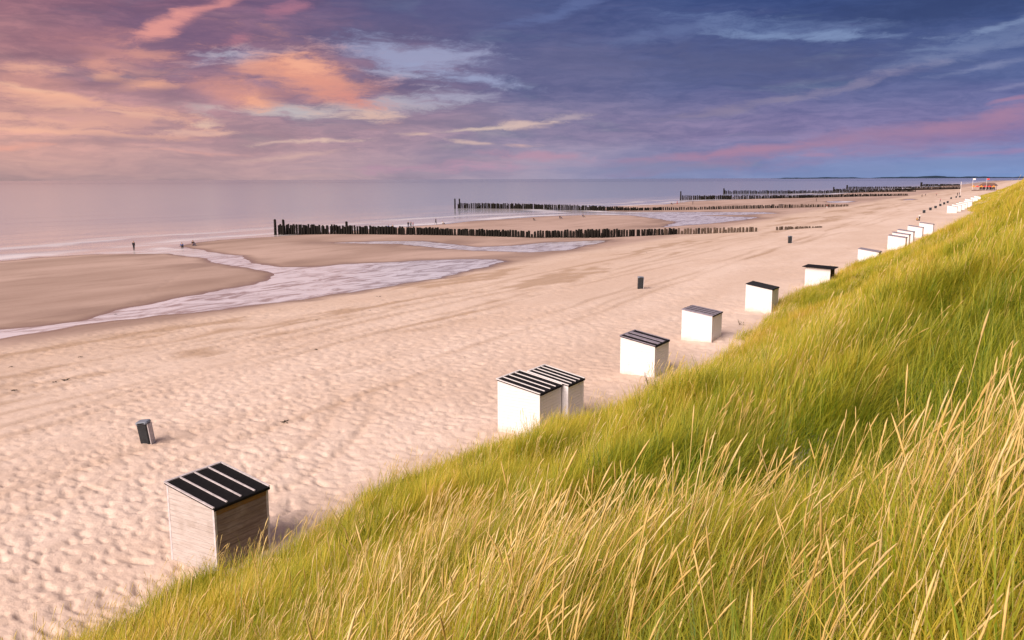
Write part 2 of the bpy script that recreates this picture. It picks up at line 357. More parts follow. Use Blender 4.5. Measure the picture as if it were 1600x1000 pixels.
def pn(x, y, seed=0):                   # gradient noise, about -1..1
    x = np.asarray(x, float)+seed*17.3; y = np.asarray(y, float)+seed*31.7
    xi = np.floor(x).astype(np.int64); yi = np.floor(y).astype(np.int64); xf = x-xi; yf = y-yi
    def g(i, j, dx, dy):
        a = _ga[_perm[(_perm[i & 255]+j) & 255]]; return np.cos(a)*dx+np.sin(a)*dy
    u = xf*xf*xf*(xf*(xf*6-15)+10); v = yf*yf*yf*(yf*(yf*6-15)+10)
    a = g(xi, yi, xf, yf); b = g(xi+1, yi, xf-1, yf); c = g(xi, yi+1, xf, yf-1); d = g(xi+1, yi+1, xf-1, yf-1)
    return ((a+(b-a)*u)+((c+(d-c)*u)-(a+(b-a)*u))*v)*1.5
def ss(x, a, b):
    t = np.clip((np.asarray(x, float)-a)/(b-a), 0, 1); return t*t*(3-2*t)

# ------------------------------------------------------------------ water outline (surveyed on the photograph, placed at sea level)
def poly(pts): return np.array([un(x, y, 0)[:2] for x, y in pts])
shoreline = poly([(-600,640),(-200,563),(0,529),(80,516),(156,504),(235,495),(312,487),(400,476),(462,469),(556,455),(650,440),(712,428),(760,417),(787,409),(775,405.5),(728,405),(650,408),(575,411),(500,416),(437,418),(397,411),(375,400),(325,393),(275,384),(304,380),(337,375),(394,372),(431,369.5),(480,366),(560,360),(630,354.5),(660,352.5),(697,350),(735,345.5),(810,340.8),(850,338),(925,335.7),(987,336.5),(1030,342),(1059,347),(1034,355),(1112,349),(1165,343),(1184,339.3),(1120,338),(1090,336.6),(1160,335.6),(1216,333.2),(1190,331.6),(1128,331.5),(1000,331),(950,330),(930,327),(956,322.5),(1037,319.5),(1078,314.7),(1112,313.2),(1156,311.3),(1200,309.5),(1281,305.5),(1330,301.5),(1380,297.7),(1430,294),(1470,291),(1500,288.6)])
sea_poly = np.vstack([shoreline, [[-110, 4000], [-60, 20000], [-60, 60000], [-60000, 60000], [-60000, -4000], [-160, -40]]])
island = poly([(-600,436),(-300,418),(0,408),(62,402),(140,397.5),(265,396),(325,404),(337,411),(375,418),(419,424),(433,430),(419,438),(375,449),(281,466),(200,483),(125,502),(60,510),(0,516),(-200,541),(-400,575)])
pools = [poly([(520,379.5),(587,377.2),(659,377),(697,381),(744,386),(800,384),(847,380),(909,377),(955,374.5),(947,377.5),(925,381.5),(894,388),(884,391),(822,394),(731,391),(669,386),(619,381)]),
         poly([(1290,315),(1310,314),(1337,314.3),(1325,316.5),(1300,316.8)]), poly([(1410,312.5),(1425,311),(1432,312.5),(1420,314)])]
def inside(P, x, y):
    r = np.zeros(x.shape, bool); n = len(P)
    for i in range(n):
        x1, y1 = P[i]; x2, y2 = P[(i+1) % n]
        if y1 == y2: continue
        c = ((y1 > y) != (y2 > y)) & (x < (x2-x1)*(y-y1)/(y2-y1)+x1); r ^= c
    return r
def edge_d(P, x, y, closed=True):
    best = np.full(x.shape, 1e9); n = len(P)
    for i in range(n if closed else n-1):
        a = P[i]; b = P[(i+1) % n]; d = b-a; L = d@d
        t = np.clip(((x-a[0])*d[0]+(y-a[1])*d[1])/L, 0, 1)
        np.minimum(best, (x-a[0]-t*d[0])**2+(y-a[1]-t*d[1])**2, out=best)
    return np.sqrt(best)
def water_sd(x, y):                     # + in water, - on land (metres to the waterline)
    x = x.ravel(); y = y.ravel()
    w = inside(sea_poly, x, y) & ~inside(island, x, y)
    d = np.minimum(edge_d(sea_poly, x, y), edge_d(island, x, y))
    for p in pools:
        w |= inside(p, x, y); d = np.minimum(d, edge_d(p, x, y))
    s = np.where(w, d, -d)
    r = np.hypot(x, y)
    s = s+(pn(x/7, y/7, 3)*.9+pn(x/2.3, y/2.3, 4)*.45)*np.clip(1.2-r/500, .2, 1)
    return s
def bank_x(y): return -66+pn(y/60., 0*y, 8)*2.0-6*ss(y, 190, 330)
def beach_z(x, y, s=None):
    """dry beach, sand bars and the bed under the water"""
    x = np.asarray(x, float); y = np.asarray(y, float)
    upr = 1.75*ss(x, -68, -22)**.85*1.0+.12*ss(x, -22, -14)
    if s is None: s = np.full(x.shape, -20.)
    low = np.where(s > 0, -np.minimum(.7, .05*s), .26*(1-np.exp(np.minimum(s, 0)/7.)))
    return low+upr*ss(-s, -1, 6)

# polar sheet that is fine near the viewer and coarse far away
azs = np.concatenate([np.arange(R(-6), R(68), .00265), np.linspace(R(68.5), R(150), 40)])
rr_ = [11.5]
while rr_[-1] < 420: rr_.append(rr_[-1]*1.0047)
while rr_[-1] < 3600: rr_.append(rr_[-1]*1.015)
rr_ = np.array(rr_)
AA, RRg = np.meshgrid(azs, rr_)
BX = -np.sin(AA)*RRg; BY = np.cos(AA)*RRg
shp = BX.shape
bx, by = BX.ravel(), BY.ravel()
S = water_sd(bx, by)
bz = beach_z(bx, by, S)
br = np.hypot(bx, by)
landm = ss(-S, 0., 2.5)
uppr = ss(bx-bank_x(by), -1., 4.)*landm             # 1 on the dry upper beach
# tracks: vehicle ruts that run along the coast
ruts = np.zeros_like(bx); tanm = np.zeros_like(bx)
for x0, slope, amp, wd, dep, seed in [(-29.0, -.02, 1.2, .22, .045, 1), (-31.0, -.02, 1.2, .22, .045, 1), (-36.5, -.03, 1.6, .25, .05, 2), (-38.5, -.03, 1.6, .25, .05, 2), (-33.2, .015, 1.0, .2, .04, 4), (-44.0, .0, 1.5, .3, .05, 5), (-46.2, .0, 1.5, .3, .05, 5), (-51.5, .02, 1.3, .22, .04, 6), (-25.5, -.05, .9, .2, .035, 7), (-41.0, .035, 1.2, .2, .04, 9), (-48.5, -.02, 1.3, .25, .045, 11)]:
    xc = x0+slope*by+amp*pn(by/28., by*0, seed)+.3*pn(by/6., by*0, seed+20)
    d = (bx-xc)/wd; g = np.exp(-d*d); ruts += -dep*g+dep*.6*np.exp(-((np.abs(d)-1.7)/.7)**2)
    tanm += .55*np.exp(-(d/1.8)**2)*ss(pn(bx/5, by/22., seed+5), -.5, .4)
# one curving rut near the closest bin
for k in (0, 1.7):
    cxr, cyr = -24.5, 33.
    d = (np.hypot(bx+44, by-15)-(22.+k))/.25; g = np.exp(-d*d)*ss(by, 16, 20)*ss(-by, -36, -26); ruts += -.045*g; tanm += .3*g
# trampled sand: dents of a foot's size
near = np.clip(1.15-br/170., .12, 1)
dn = pn(bx/.30+pn(bx/1.7, by/1.7, 2)*1.1, by/.24, 11); dn2 = pn(bx/.60, by/.42, 12); dn3 = pn(bx/2.6, by/2.6, 13); dn4 = pn(bx/9, by/14, 14)
trample = ss(dn4+.45*pn(bx/30, by/50, 15)+.12+.5*ss(bx, -40, -24)*ss(-by, -75, -30), -.35, .35)
dent = -.085*ss(dn, .05, .7)-.06*ss(dn2, .1, .75)+.035*dn3+.02*dn
bz += uppr*(ruts*(.5+.5*ss(-dn4, -.4, .4))+dent*(.25+.75*trample)*np.clip(near*1.6, 0, 1.15))
bz += .05*pn(bx/11, by/18, 18)*uppr
# soft drifts around the cabins
bz += .12*pn(bx/3.2, by/4.5, 22)*ss(bx, -23, -18)
tanm += .9*ss(pn(bx/6, by/30., 31)+.5*pn(bx/1.8, by/4., 32)-.14+.35*np.exp(-((bx+47)/4)**2)+.28*np.exp(-((bx+58)/3.)**2), .15, .8)*ss(-bx, 26, 44)
tanm += .30*ss(-bx, 28, 60)+.12*ss(dn, .1, .7)+.45*ss(dn, .45, .85)*ss(pn(bx/4, by/9, 41)+.4*np.exp(-((bx+57)/4)**2), .0, .6)  # tan towards the bank; the dent terms paint shade into the footprints
# a scatter of footprints across the smooth bars
bars = (1-uppr)*landm
for pts in ([(0,440),(120,431),(240,420),(330,415)], [(0,432),(150,420),(300,407)], [(440,402),(560,388),(640,386)], [(130,500),(220,470),(300,420)]):
    PL = poly(pts); dd = edge_d(PL, bx, by, False)
    m_ = np.exp(-(dd/.5)**2)*ss(pn(bx/.6, by/.6, 55), -.1, .4); bz -= .05*m_*bars; tanm += .0*m_
bz += bars*(.02*pn(bx/5, by/16, 61)+.012*pn(bx/1.6, by/5, 62))
wet = np.clip(1-(-S)/2.6, 0, 1)**1.3*(S < 1.5)
wet = np.maximum(wet, .55*np.exp(-((-S-1.6)/1.4)**2)*ss(pn(bx/6, by/6, 71), -.3, .4)*(bx > -90))
wet = np.maximum(wet, .5*ss(-S, 12, 3)*ss(pn(bx/9, by/20, 72)+.2, .1, .5)*(1-uppr))
damp = np.clip(1-ss(bx-bank_x(by), -.5, 7+0*bx), 0, 1)*.9+.1*(1-uppr)
I = np.arange(shp[0]*shp[1]).reshape(shp)
Q = np.stack([I[:-1, :-1], I[:-1, 1:], I[1:, 1:], I[1:, :-1]], -1).reshape(-1, 4)
keep = (bx[Q].min(1) < -10) & (S[Q].min(1) < 18)
used = np.unique(Q[keep]); remap = np.full(bx.shape, -1); remap[used] = np.arange(len(used))
beach = obj('beach', big_mesh('beach', np.stack([bx, by, bz], 1)[used], remap[Q[keep]], MAT['sand'],
        attrs=dict(damp=damp[used], wet=wet[used], tan=np.clip(tanm, 0, 1)[used])))
tag(beach, 'pale trampled dry sand and smooth damp sand bars', None, None, 'structure')

# ------------------------------------------------------------------ sea and tidal channels: one sheet at sea level
keepw = S[Q].max(1) > -6
rf = np.array([3600*1.05**k for k in range(0, 56)])
usedw = np.unique(Q[keepw]); remap = np.full(bx.shape, -1); remap[usedw] = np.arange(len(usedw))
A2, R2 = np.meshgrid(np.concatenate([np.linspace(R(-6), R(68), 90), np.linspace(R(70), R(150), 14)]), rf)
fx, fy = (-np.sin(A2)*R2).ravel(), (np.cos(A2)*R2).ravel()
I2 = np.arange(fx.size).reshape(A2.shape)+len(usedw)
Q2 = np.stack([I2[:-1, :-1], I2[:-1, 1:], I2[1:, 1:], I2[1:, :-1]], -1).reshape(-1, 4)
wx = np.concatenate([bx[usedw], fx]); wy = np.concatenate([by[usedw], fy])
wsd = np.concatenate([S[usedw], np.full(fx.size, 4000.)])
wr = np.hypot(wx, wy)
wz = (.03*pn(wx/6, wy/14, 80)+.015*pn(wx/1.5, wy/3.5, 81))*ss(wsd, 1, 12)*np.clip(1.5-wr/300, 0, 1)
swell = np.maximum(0, pn(wsd/14., wy/120., 83))*.16*ss(wsd, 4, 14)*np.clip(1.6-wr/500, 0, 1)*ss(-wx, 95, 130)
lagm = ss(wx, -128, -108)*ss(-wy, -360, -325)
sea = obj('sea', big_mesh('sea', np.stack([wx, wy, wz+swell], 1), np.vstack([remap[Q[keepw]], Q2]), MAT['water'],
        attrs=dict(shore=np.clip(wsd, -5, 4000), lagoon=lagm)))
tag(sea, 'calm pastel sea with low surf and shallow tidal channels', None, None, 'structure')

# ------------------------------------------------------------------ dune
sil = [(160,1000),(290,905),(430,855),(560,778),(700,705),(790,690),(900,655),(1050,592),(1120,548),(1180,500),(1225,456),(1290,432),(1345,406),(1412,387),(1440,379),(1474,364),(1502,352),(1526,341),(1536,334),(1513,326),(1511,323),(1523,305)]
ctrl = sorted([(p[1], p[0]+.35) for p in (un(x, y, 2.95) for x, y in sil)])
cyv = np.array([-60., -20., 0.]+[c[0] for c in ctrl]+[ctrl[-1][0]+200, 4000.]); cxv = np.array([-15.5, -16., ctrl[0][1]]+[c[1] for c in ctrl]+[-16., -16.])
cxv = cxv-.25-.75*ss(-cyv, -24, -12)-.7*ss(-cyv, -14, -9)-.55*ss(-cyv, -22, -15)+.25*ss(cyv, 110, 130)-.9*ss(cyv, 72, 84)*ss(-cyv, -122, -110)
def foot_x(y): return np.interp(y, cyv, cxv)+.6*pn(y/1.7, 0*y, 90)+.6*pn(y/6., 0*y, 91)
HOLLOWS = []
def dune_z(x, y):
    x = np.asarray(x, float); y = np.asarray(y, float)
    xf = foot_x(y); p = (x-xf)/(-xf)
    base = beach_z(xf, y)
    top = 10.25+1.35*ss(y, 5, 130)
    pc = np.clip(p, 0, 1)
    prof = pc**(1.15+.3*ss(y, 15, 70))
    z = base+(top-base)*prof
    z = np.where(p > 1, top+3.2*(1-np.exp(-(x)/6.)), z)
    hum = (.62*pn(x/3.2, y/5.2, 95)+.30*pn(x/1.5, y/2.2, 96))
    d = np.hypot(x, y)
    z = z+hum*ss(p, .04, .3)*(.35+.65*ss(d, 4, 11))*(1-.5*ss(p, .85, 1.1))
    for hx, hy, hr, hd in HOLLOWS: z = z-hd*np.exp(-((x-hx)**2+(y-hy)**2*.45)/(2*hr*hr))
    z = z-np.maximum(0, -p)*xf*-1*.25                # dips under the beach on the seaward side
    return z
_h = []
for px, py, hr, hd in ((395,890,1.0,.5),(925,765,1.0,.55),(1010,720,.8,.4),(1245,645,1.3,.75),(1150,640,.9,.4),(1350,590,1.6,.7),(1480,560,1.5,.6),(1330,450,2.2,.8),(1480,400,3.,.9),(1180,890,.5,.35),(700,800,.7,.4),(1560,470,2.2,.7)):
    d_ = ray(px, py); d_ = d_/np.linalg.norm(d_)
    for t_ in np.arange(1.5, 160, .1):
        q_ = CAM+d_*t_
        if q_[2] < float(dune_z(np.array([q_[0]]), np.array([q_[1]]))[0])+.6: break
    _h.append((q_[0], q_[1], hr, hd))
HOLLOWS = _h
gx = np.concatenate([np.arange(-21, 3, .22), np.linspace(3.5, 60, 26)])
gy = [-45.]
while gy[-1] < 1900: gy.append(gy[-1]+max(.28, abs(gy[-1])*.009))
GX, GY = np.meshgrid(gx, np.array(gy))
GZ = dune_z(GX.ravel(), GY.ravel())
I3 = np.arange(GX.size).reshape(GX.shape)
Q3 = np.stack([I3[:-1, :-1], I3[:-1, 1:], I3[1:, 1:], I3[1:, :-1]], -1).reshape(-1, 4)
dune = obj('dune', big_mesh('dune', np.stack([GX.ravel(), GY.ravel(), GZ], 1), Q3, MAT['sand'],
        attrs=dict(damp=np.zeros(GX.size), wet=np.zeros(GX.size), tan=np.zeros(GX.size))))
tag(dune, 'steep sand dune under the marram grass', None, None, 'structure')

# far shore on the horizon
V, F = [], []
N = 90
for i in range(N+1):
    x = 1205+(1640-1205)*i/N
    d = ray(x, 279); d = np.array([d[0], d[1], 0])/np.hypot(d[0], d[1])
    h = (16+14*float(pn(i*.09, 3.3, 2))+8*float(pn(i*.4, 1.3, 3))+10*ss(i, 8, 60)*float(ss(-i, -88, -60)))*float(ss(i, 0, 5))
    for rr2, hh in ((15000, 0), (15200, max(2, h)), (16500, max(2, h*1.1)), (17500, 0)): V.append((d[0]*rr2, d[1]*rr2, hh-.5))
    if i:
        for k in range(3):
            a = (i-1)*4+k; F.append((a, a+1, a+5, a+4))
tag(obj('distant_land', mesh('distant_land', V, F, MAT['land'], True)), 'low blue strip of land on the horizon', None, None, 'structure')

# ------------------------------------------------------------------ marram grass
proto_col = bpy.data.collections.new('grass_kinds')          # source tufts, not placed themselves
ear_col = bpy.data.collections.new('ear_kinds')
def blade(V, F, A, B, base, d, L, w, bend, seg, bvv, rs):
    """one arching ribbon leaf, leaning towards d"""
    side = np.array([-d[1], d[0], 0]); tw = rs.uniform(-1.2, 1.2); 
    wv = side*math.cos(tw)+d*math.sin(tw)*.6
    p = np.array(base, float); th = rs.uniform(.02, .5); n0 = len(V)
    for k in range(seg+1):
        t = k/seg; ww = w*(1-t**2.2)*.5+.0004
        V.append(p-wv*ww); V.append(p+wv*ww); A += [t, t]; B += [bvv, bvv]
        th2 = th+bend*(t**1.6)
        p = p+(np.array([0, 0, 1.])*math.cos(th2)+d*math.sin(th2))*(L/seg)
    for k in range(seg):
        a = n0+2*k; F.append((a, a+1, a+3, a+2))
def tuft(name, nb, rad, Lm, w, seg, bendm, seed, coll, mat):
    rs = np.random.default_rng(seed); V, F, A, B = [], [], [], []
    for i in range(nb):
        r = rad*math.sqrt(rs.random()); a = rs.uniform(0, 2*math.pi); base = (r*math.cos(a), r*math.sin(a), -.04)
        dirn = np.array([1.1, 0, 0])+.95*np.array([math.cos(a), math.sin(a), 0])*rs.random()+np.array([rs.normal(0, .4), rs.normal(0, .6), 0])
        dirn = dirn/np.linalg.norm(dirn)
        blade(V, F, A, B, base, dirn, Lm*rs.uniform(.6, 1.12), w*rs.uniform(.7, 1.25), bendm*rs.uniform(.2, 1.75), seg, rs.random(), rs)
    me = mesh(name, V, F, mat, True)
    for k, v in (('tt', A), ('bv', B)):
        at = me.attributes.new(k, 'FLOAT', 'POINT'); at.data.foreach_set('value', np.array(v, np.float32))
    o = bpy.data.objects.new(name, me); coll.objects.link(o)
# kinds 00-05 near, 06-09 middle, 10-12 far, 13-14 farthest
for i in range(6): tuft('tuft_%02d' % i, 58, .14, 1.0, .0078, 6, 1.35, 100+i, proto_col, MAT['blade'])
for i in range(6, 10): tuft('tuft_%02d' % i, 44, .21, .97, .0115, 5, 1.3, 100+i, proto_col, MAT['blade'])
for i in range(10, 13): tuft('tuft_%02d' % i, 36, .42, .92, .021, 4, 1.2, 100+i, proto_col, MAT['blade'])
for i in range(13, 15): tuft('tuft_%02d' % i, 30, 1.1, .95, .06, 3, .9, 100+i, proto_col, MAT['blade'])
def ear(name, n, rad, thick, Lm, seed, coll):
    """flowering stems: thin stalk and a long tapering spike"""
    rs = np.random.default_rng(seed); V, F, A, B = [], [], [], []
    for i in range(n):
        r = rad*math.sqrt(rs.random()); a = rs.uniform(0, 6.28)
        p = np.array([r*math.cos(a), r*math.sin(a), -.05]); d = np.array([1, rs.normal(0, .7), 0]); d /= np.linalg.norm(d)
        L = Lm*rs.uniform(.72, 1.08); el_ = rs.uniform(.10, .185)*Lm/1.1; th = rs.uniform(.02, .18); bend = rs.uniform(.25, 1.15); bvv = rs.random()
        ns, ne = 4, 7
        path = []
        for k in range(ns+1): 
            t = k/ns; th2 = th+bend*.55*t*t; path.append((p.copy(), th2, .0016*thick)); p = p+(np.array([0, 0, 1.])*math.cos(th2)+d*math.sin(th2))*((L-el_)/ns)
        prof = [.5, .9, 1., 1., .95, .8, .55, .15]
        for k in range(ne+1):
            t = k/ne; th2 = th+bend*(.55+.2*t); path.append((p.copy(), th2, .0050*prof[k]*thick*rs.uniform(.9, 1.1))); p = p+(np.array([0, 0, 1.])*math.cos(th2)+d*math.sin(th2))*(el_/ne)
        n0 = len(V); m = 5
        for q, (pp, th2, rad_) in enumerate(path):
            tn = np.array([0, 0, 1.])*math.cos(th2)+d*math.sin(th2); s1 = np.array([-d[1], d[0], 0]); s2 = np.cross(tn, s1)
            for j in range(m):
                aa = 6.283*j/m+q*.35; jit = rs.uniform(.8, 1.2) if q > ns else 1
                V.append(pp+(s1*math.cos(aa)+s2*math.sin(aa))*rad_*jit); A.append(q/len(path)); B.append(bvv)
        for q in range(len(path)-1):
            for j in range(m):
                a0 = n0+q*m+j; a1 = n0+q*m+(j+1) % m; F.append((a0, a1, a1+m, a0+m))
    me = mesh(name, V, F, MAT['ear'], True)
    for k, v in (('tt', A), ('bv', B)):
        at = me.attributes.new(k, 'FLOAT', 'POINT'); at.data.foreach_set('value', np.array(v, np.float32))
    o = bpy.data.objects.new(name, me); coll.objects.link(o)
for i in range(6): ear('ears_%02d' % i, 3, .10, 1.0, 1.12, 300+i, ear_col)
for i in range(6, 9): ear('ears_%02d' % i, 5, .30, 1.5, 1.12, 300+i, ear_col)
for i in range(9, 11): ear('ears_%02d' % i, 8, .8, 2.0, 1.08, 300+i, ear_col)

def scatter(n, x0, x1, y0, y1):
    x = rng.uniform(x0, x1, n); y = rng.uniform(y0, y1, n); return x, y
def grown(x, y, soft=.8):
    """grass cover: full on the dune, thinning towards its foot"""
    d = x-foot_x(y)
    return rng.random(x.size) < np.clip(.10+.55*d/soft+.6*pn(x/.9, y/.9, 120), 0, 1)*(d > -.5)
def tint_of(x, y):
    t = .38+.24*pn(x/2.6, y/4.4, 101)+.38*pn(x/.7, y/1.0, 102)+.20*pn(x/9, y/17, 103)+.30*pn(x/3.2, y/5.2, 95)
    for hx, hy, hr, hd in HOLLOWS: t = t-.34*hd*np.exp(-((x-hx)**2+(y-hy)**2*.45)/(2*(1.2*hr)**2))  # hollows: greener growth, with their shade also put into the tint
    return np.clip(t+rng.normal(0, .07, x.size), 0, 1)
def collect(layers, ears=False):
    P, ROT, SC, IX, TI = [], [], [], [], []
    for n, box, dmin, dmax, ks, smin, smax, soft in layers:
        x, y = scatter(n, *box); d = np.hypot(x, y)
        az_ = np.arctan2(-x, y)
        k = (d >= dmin) & (d < dmax) & (az_ > R(-50)) & (az_ < R(100)) | ((d >= dmin) & (d < dmax) & (d < 6))
        x, y = x[k], y[k]
        k = grown(x, y, soft); x, y = x[k], y[k]
        if ears:
            pat = pn(x/2.4, y/4.5, 110)+.5*pn(x/.8, y/1.1, 111)+.5*ss(-np.hypot(x, y), -9, -4)
            k = rng.random(x.size) < (.6+.4*ss(-np.hypot(x, y), -8.5, -4.5))*np.clip(.26+1.0*pat, .06, 1)+.75*ss(-(x-foot_x(y)), -2.0, -.2); x, y = x[k], y[k]
        z = dune_z(x, y); z = np.maximum(z, beach_z(x, y)-.05)
        P.append(np.stack([x, y, z], 1))
        m = x.size
        ROT.append(np.stack([rng.normal(0, .08, m), rng.normal(0, .10, m), YAW-.12+rng.normal(0, .6, m)+.5*pn(x/3., y/4., 130)], 1))
        hs = 1+.20*pn(x/2.2, y/3.4, 125)+.22*pn(x/.7, y/.8, 126)
        edge = .9+.1*ss(x-foot_x(y), 0, 1.2)
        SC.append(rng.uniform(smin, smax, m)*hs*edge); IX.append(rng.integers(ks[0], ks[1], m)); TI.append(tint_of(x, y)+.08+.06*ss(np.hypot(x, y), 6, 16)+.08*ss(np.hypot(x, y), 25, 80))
    return [np.concatenate(v) for v in (P, ROT, SC, IX, TI)]
def instancer(name, data, coll):
    P, ROT, SC, IX, TI = data
    me = bpy.data.meshes.new(name); me.vertices.add(len(P)); me.vertices.foreach_set('co', P.astype(np.float32).ravel())
    a = me.attributes.new('rot', 'FLOAT_VECTOR', 'POINT'); a.data.foreach_set('vector', ROT.astype(np.float32).ravel())
    a = me.attributes.new('scl', 'FLOAT', 'POINT'); a.data.foreach_set('value', SC.astype(np.float32))
    a = me.attributes.new('tint', 'FLOAT', 'POINT'); a.data.foreach_set('value', TI.astype(np.float32))
    a = me.attributes.new('idx', 'INT', 'POINT'); a.data.foreach_set('value', IX.astype(np.int32))
    o = obj(name, me)
    g = bpy.data.node_groups.new(name, 'GeometryNodeTree')
    g.interface.new_socket('Geometry', in_out='INPUT', socket_type='NodeSocketGeometry'); g.interface.new_socket('Geometry', in_out='OUTPUT', socket_type='NodeSocketGeometry')
    gi = g.nodes.new('NodeGroupInput'); go = g.nodes.new('NodeGroupOutput')
    ip = g.nodes.new('GeometryNodeInstanceOnPoints'); ci = g.nodes.new('GeometryNodeCollectionInfo')
    ci.inputs['Collection'].default_value = coll; ci.inputs['Separate Children'].default_value = True; ci.inputs['Reset Children'].default_value = True
    def na(n, t):
        k = g.nodes.new('GeometryNodeInputNamedAttribute'); k.data_type = t; k.inputs[0].default_value = n; return k.outputs[0]
    er = g.nodes.new('FunctionNodeEulerToRotation'); g.links.new(na('rot', 'FLOAT_VECTOR'), er.inputs[0])
    g.links.new(gi.outputs[0], ip.inputs['Points']); g.links.new(ci.outputs[0], ip.inputs['Instance'])
    ip.inputs['Pick Instance'].default_value = True; g.links.new(na('idx', 'INT'), ip.inputs['Instance Index'])
    g.links.new(er.outputs[0], ip.inputs['Rotation']); g.links.new(na('scl', 'FLOAT'), ip.inputs['Scale'])
    g.links.new(ip.outputs[0], go.inputs[0])
    md = o.modifiers.new('grass', 'NODES'); md.node_group = g
    return o
G = collect([
 (30000, (-12, 7, -6, 11), .55, 10, (0, 6), .75, 1.1, .8),
 (27000, (-18, 8, -8, 28), 9, 27, (6, 10), .75, 1.12, .7),
 (24000, (-18, 8, 0, 84), 26, 82, (10, 13), .75, 1.12, .6),
 (15000, (-19, 8, 60, 320), 80, 320, (10, 13), .9, 1.3, .8),
 (9000, (-22, 10, 300, 1500), 318, 1500, (13, 15), .8, 1.1, 1.),
])
tag(instancer('dune_grass', G, proto_col), 'dense windswept green and straw marram grass covering the dune', None, None, 'stuff')
E_ = collect([
 (16000, (-12, 7, -6, 11), 1.3, 10, (0, 6), .85, 1.08, .15),
 (8000, (-18, 8, -8, 28), 9, 27, (0, 9), .8, 1.08, .12),
 (5000, (-18, 8, 0, 84), 26, 82, (6, 9), .8, 1.08, .12),
 (1500, (-19, 8, 60, 320), 80, 320, (9, 11), .8, 1.1, .7),
], True)
tag(instancer('grass_ears', E_, ear_col), 'straw coloured marram seed heads leaning inland above the green grass', None, None, 'stuff')

# ------------------------------------------------------------------ beach cabins
def boxm(name, x0, x1, y0, y1, z0, z1, mat):
    V = [(x0,y0,z0),(x1,y0,z0),(x1,y1,z0),(x0,y1,z0),(x0,y0,z1),(x1,y0,z1),(x1,y1,z1),(x0,y1,z1)]
    return mesh(name, V, [(0,3,2,1),(4,5,6,7),(0,1,5,4),(1,2,6,5),(2,3,7,6),(3,0,4,7)], mat)
def prism(name, pts, a, b, axis, mat):
    """extrude a closed 2-D outline along x or y (the other horizontal axis and z carry it)"""
    n = len(pts); V = []
    for q in (a, b):
        for (s_, z) in pts: V.append((s_, q, z) if axis == 'y' else (q, s_, z))
    F = [tuple(range(n)), tuple(range(2*n-1, n-1, -1))]+[(i, i+n, (i+1) % n+n, (i+1) % n) for i in range(n)]
    me = mesh(name, V, F, mat)
    bm = bmesh.new(); bm.from_mesh(me); bmesh.ops.recalc_face_normals(bm, faces=bm.faces); bm.to_mesh(me); bm.free(); return me
def clip_board(x0, x1, zb, zt, top):
    """board outline between heights zb..zt cut by the sloping top line top(x)"""
    pts = [(x0, zb), (x1, zb), (x1, zt), (x0, zt)]; out = []
    for i in range(4):
        p, q = pts[i], pts[(i+1) % 4]; dp, dq = top(p[0])-p[1], top(q[0])-q[1]
        if dp >= 0: out.append(p)
        if dp*dq < 0:
            t = dp/(dp-dq); out.append((p[0]+(q[0]-p[0])*t, p[1]+(q[1]-p[1])*t))
    return out if len(out) >= 3 else None
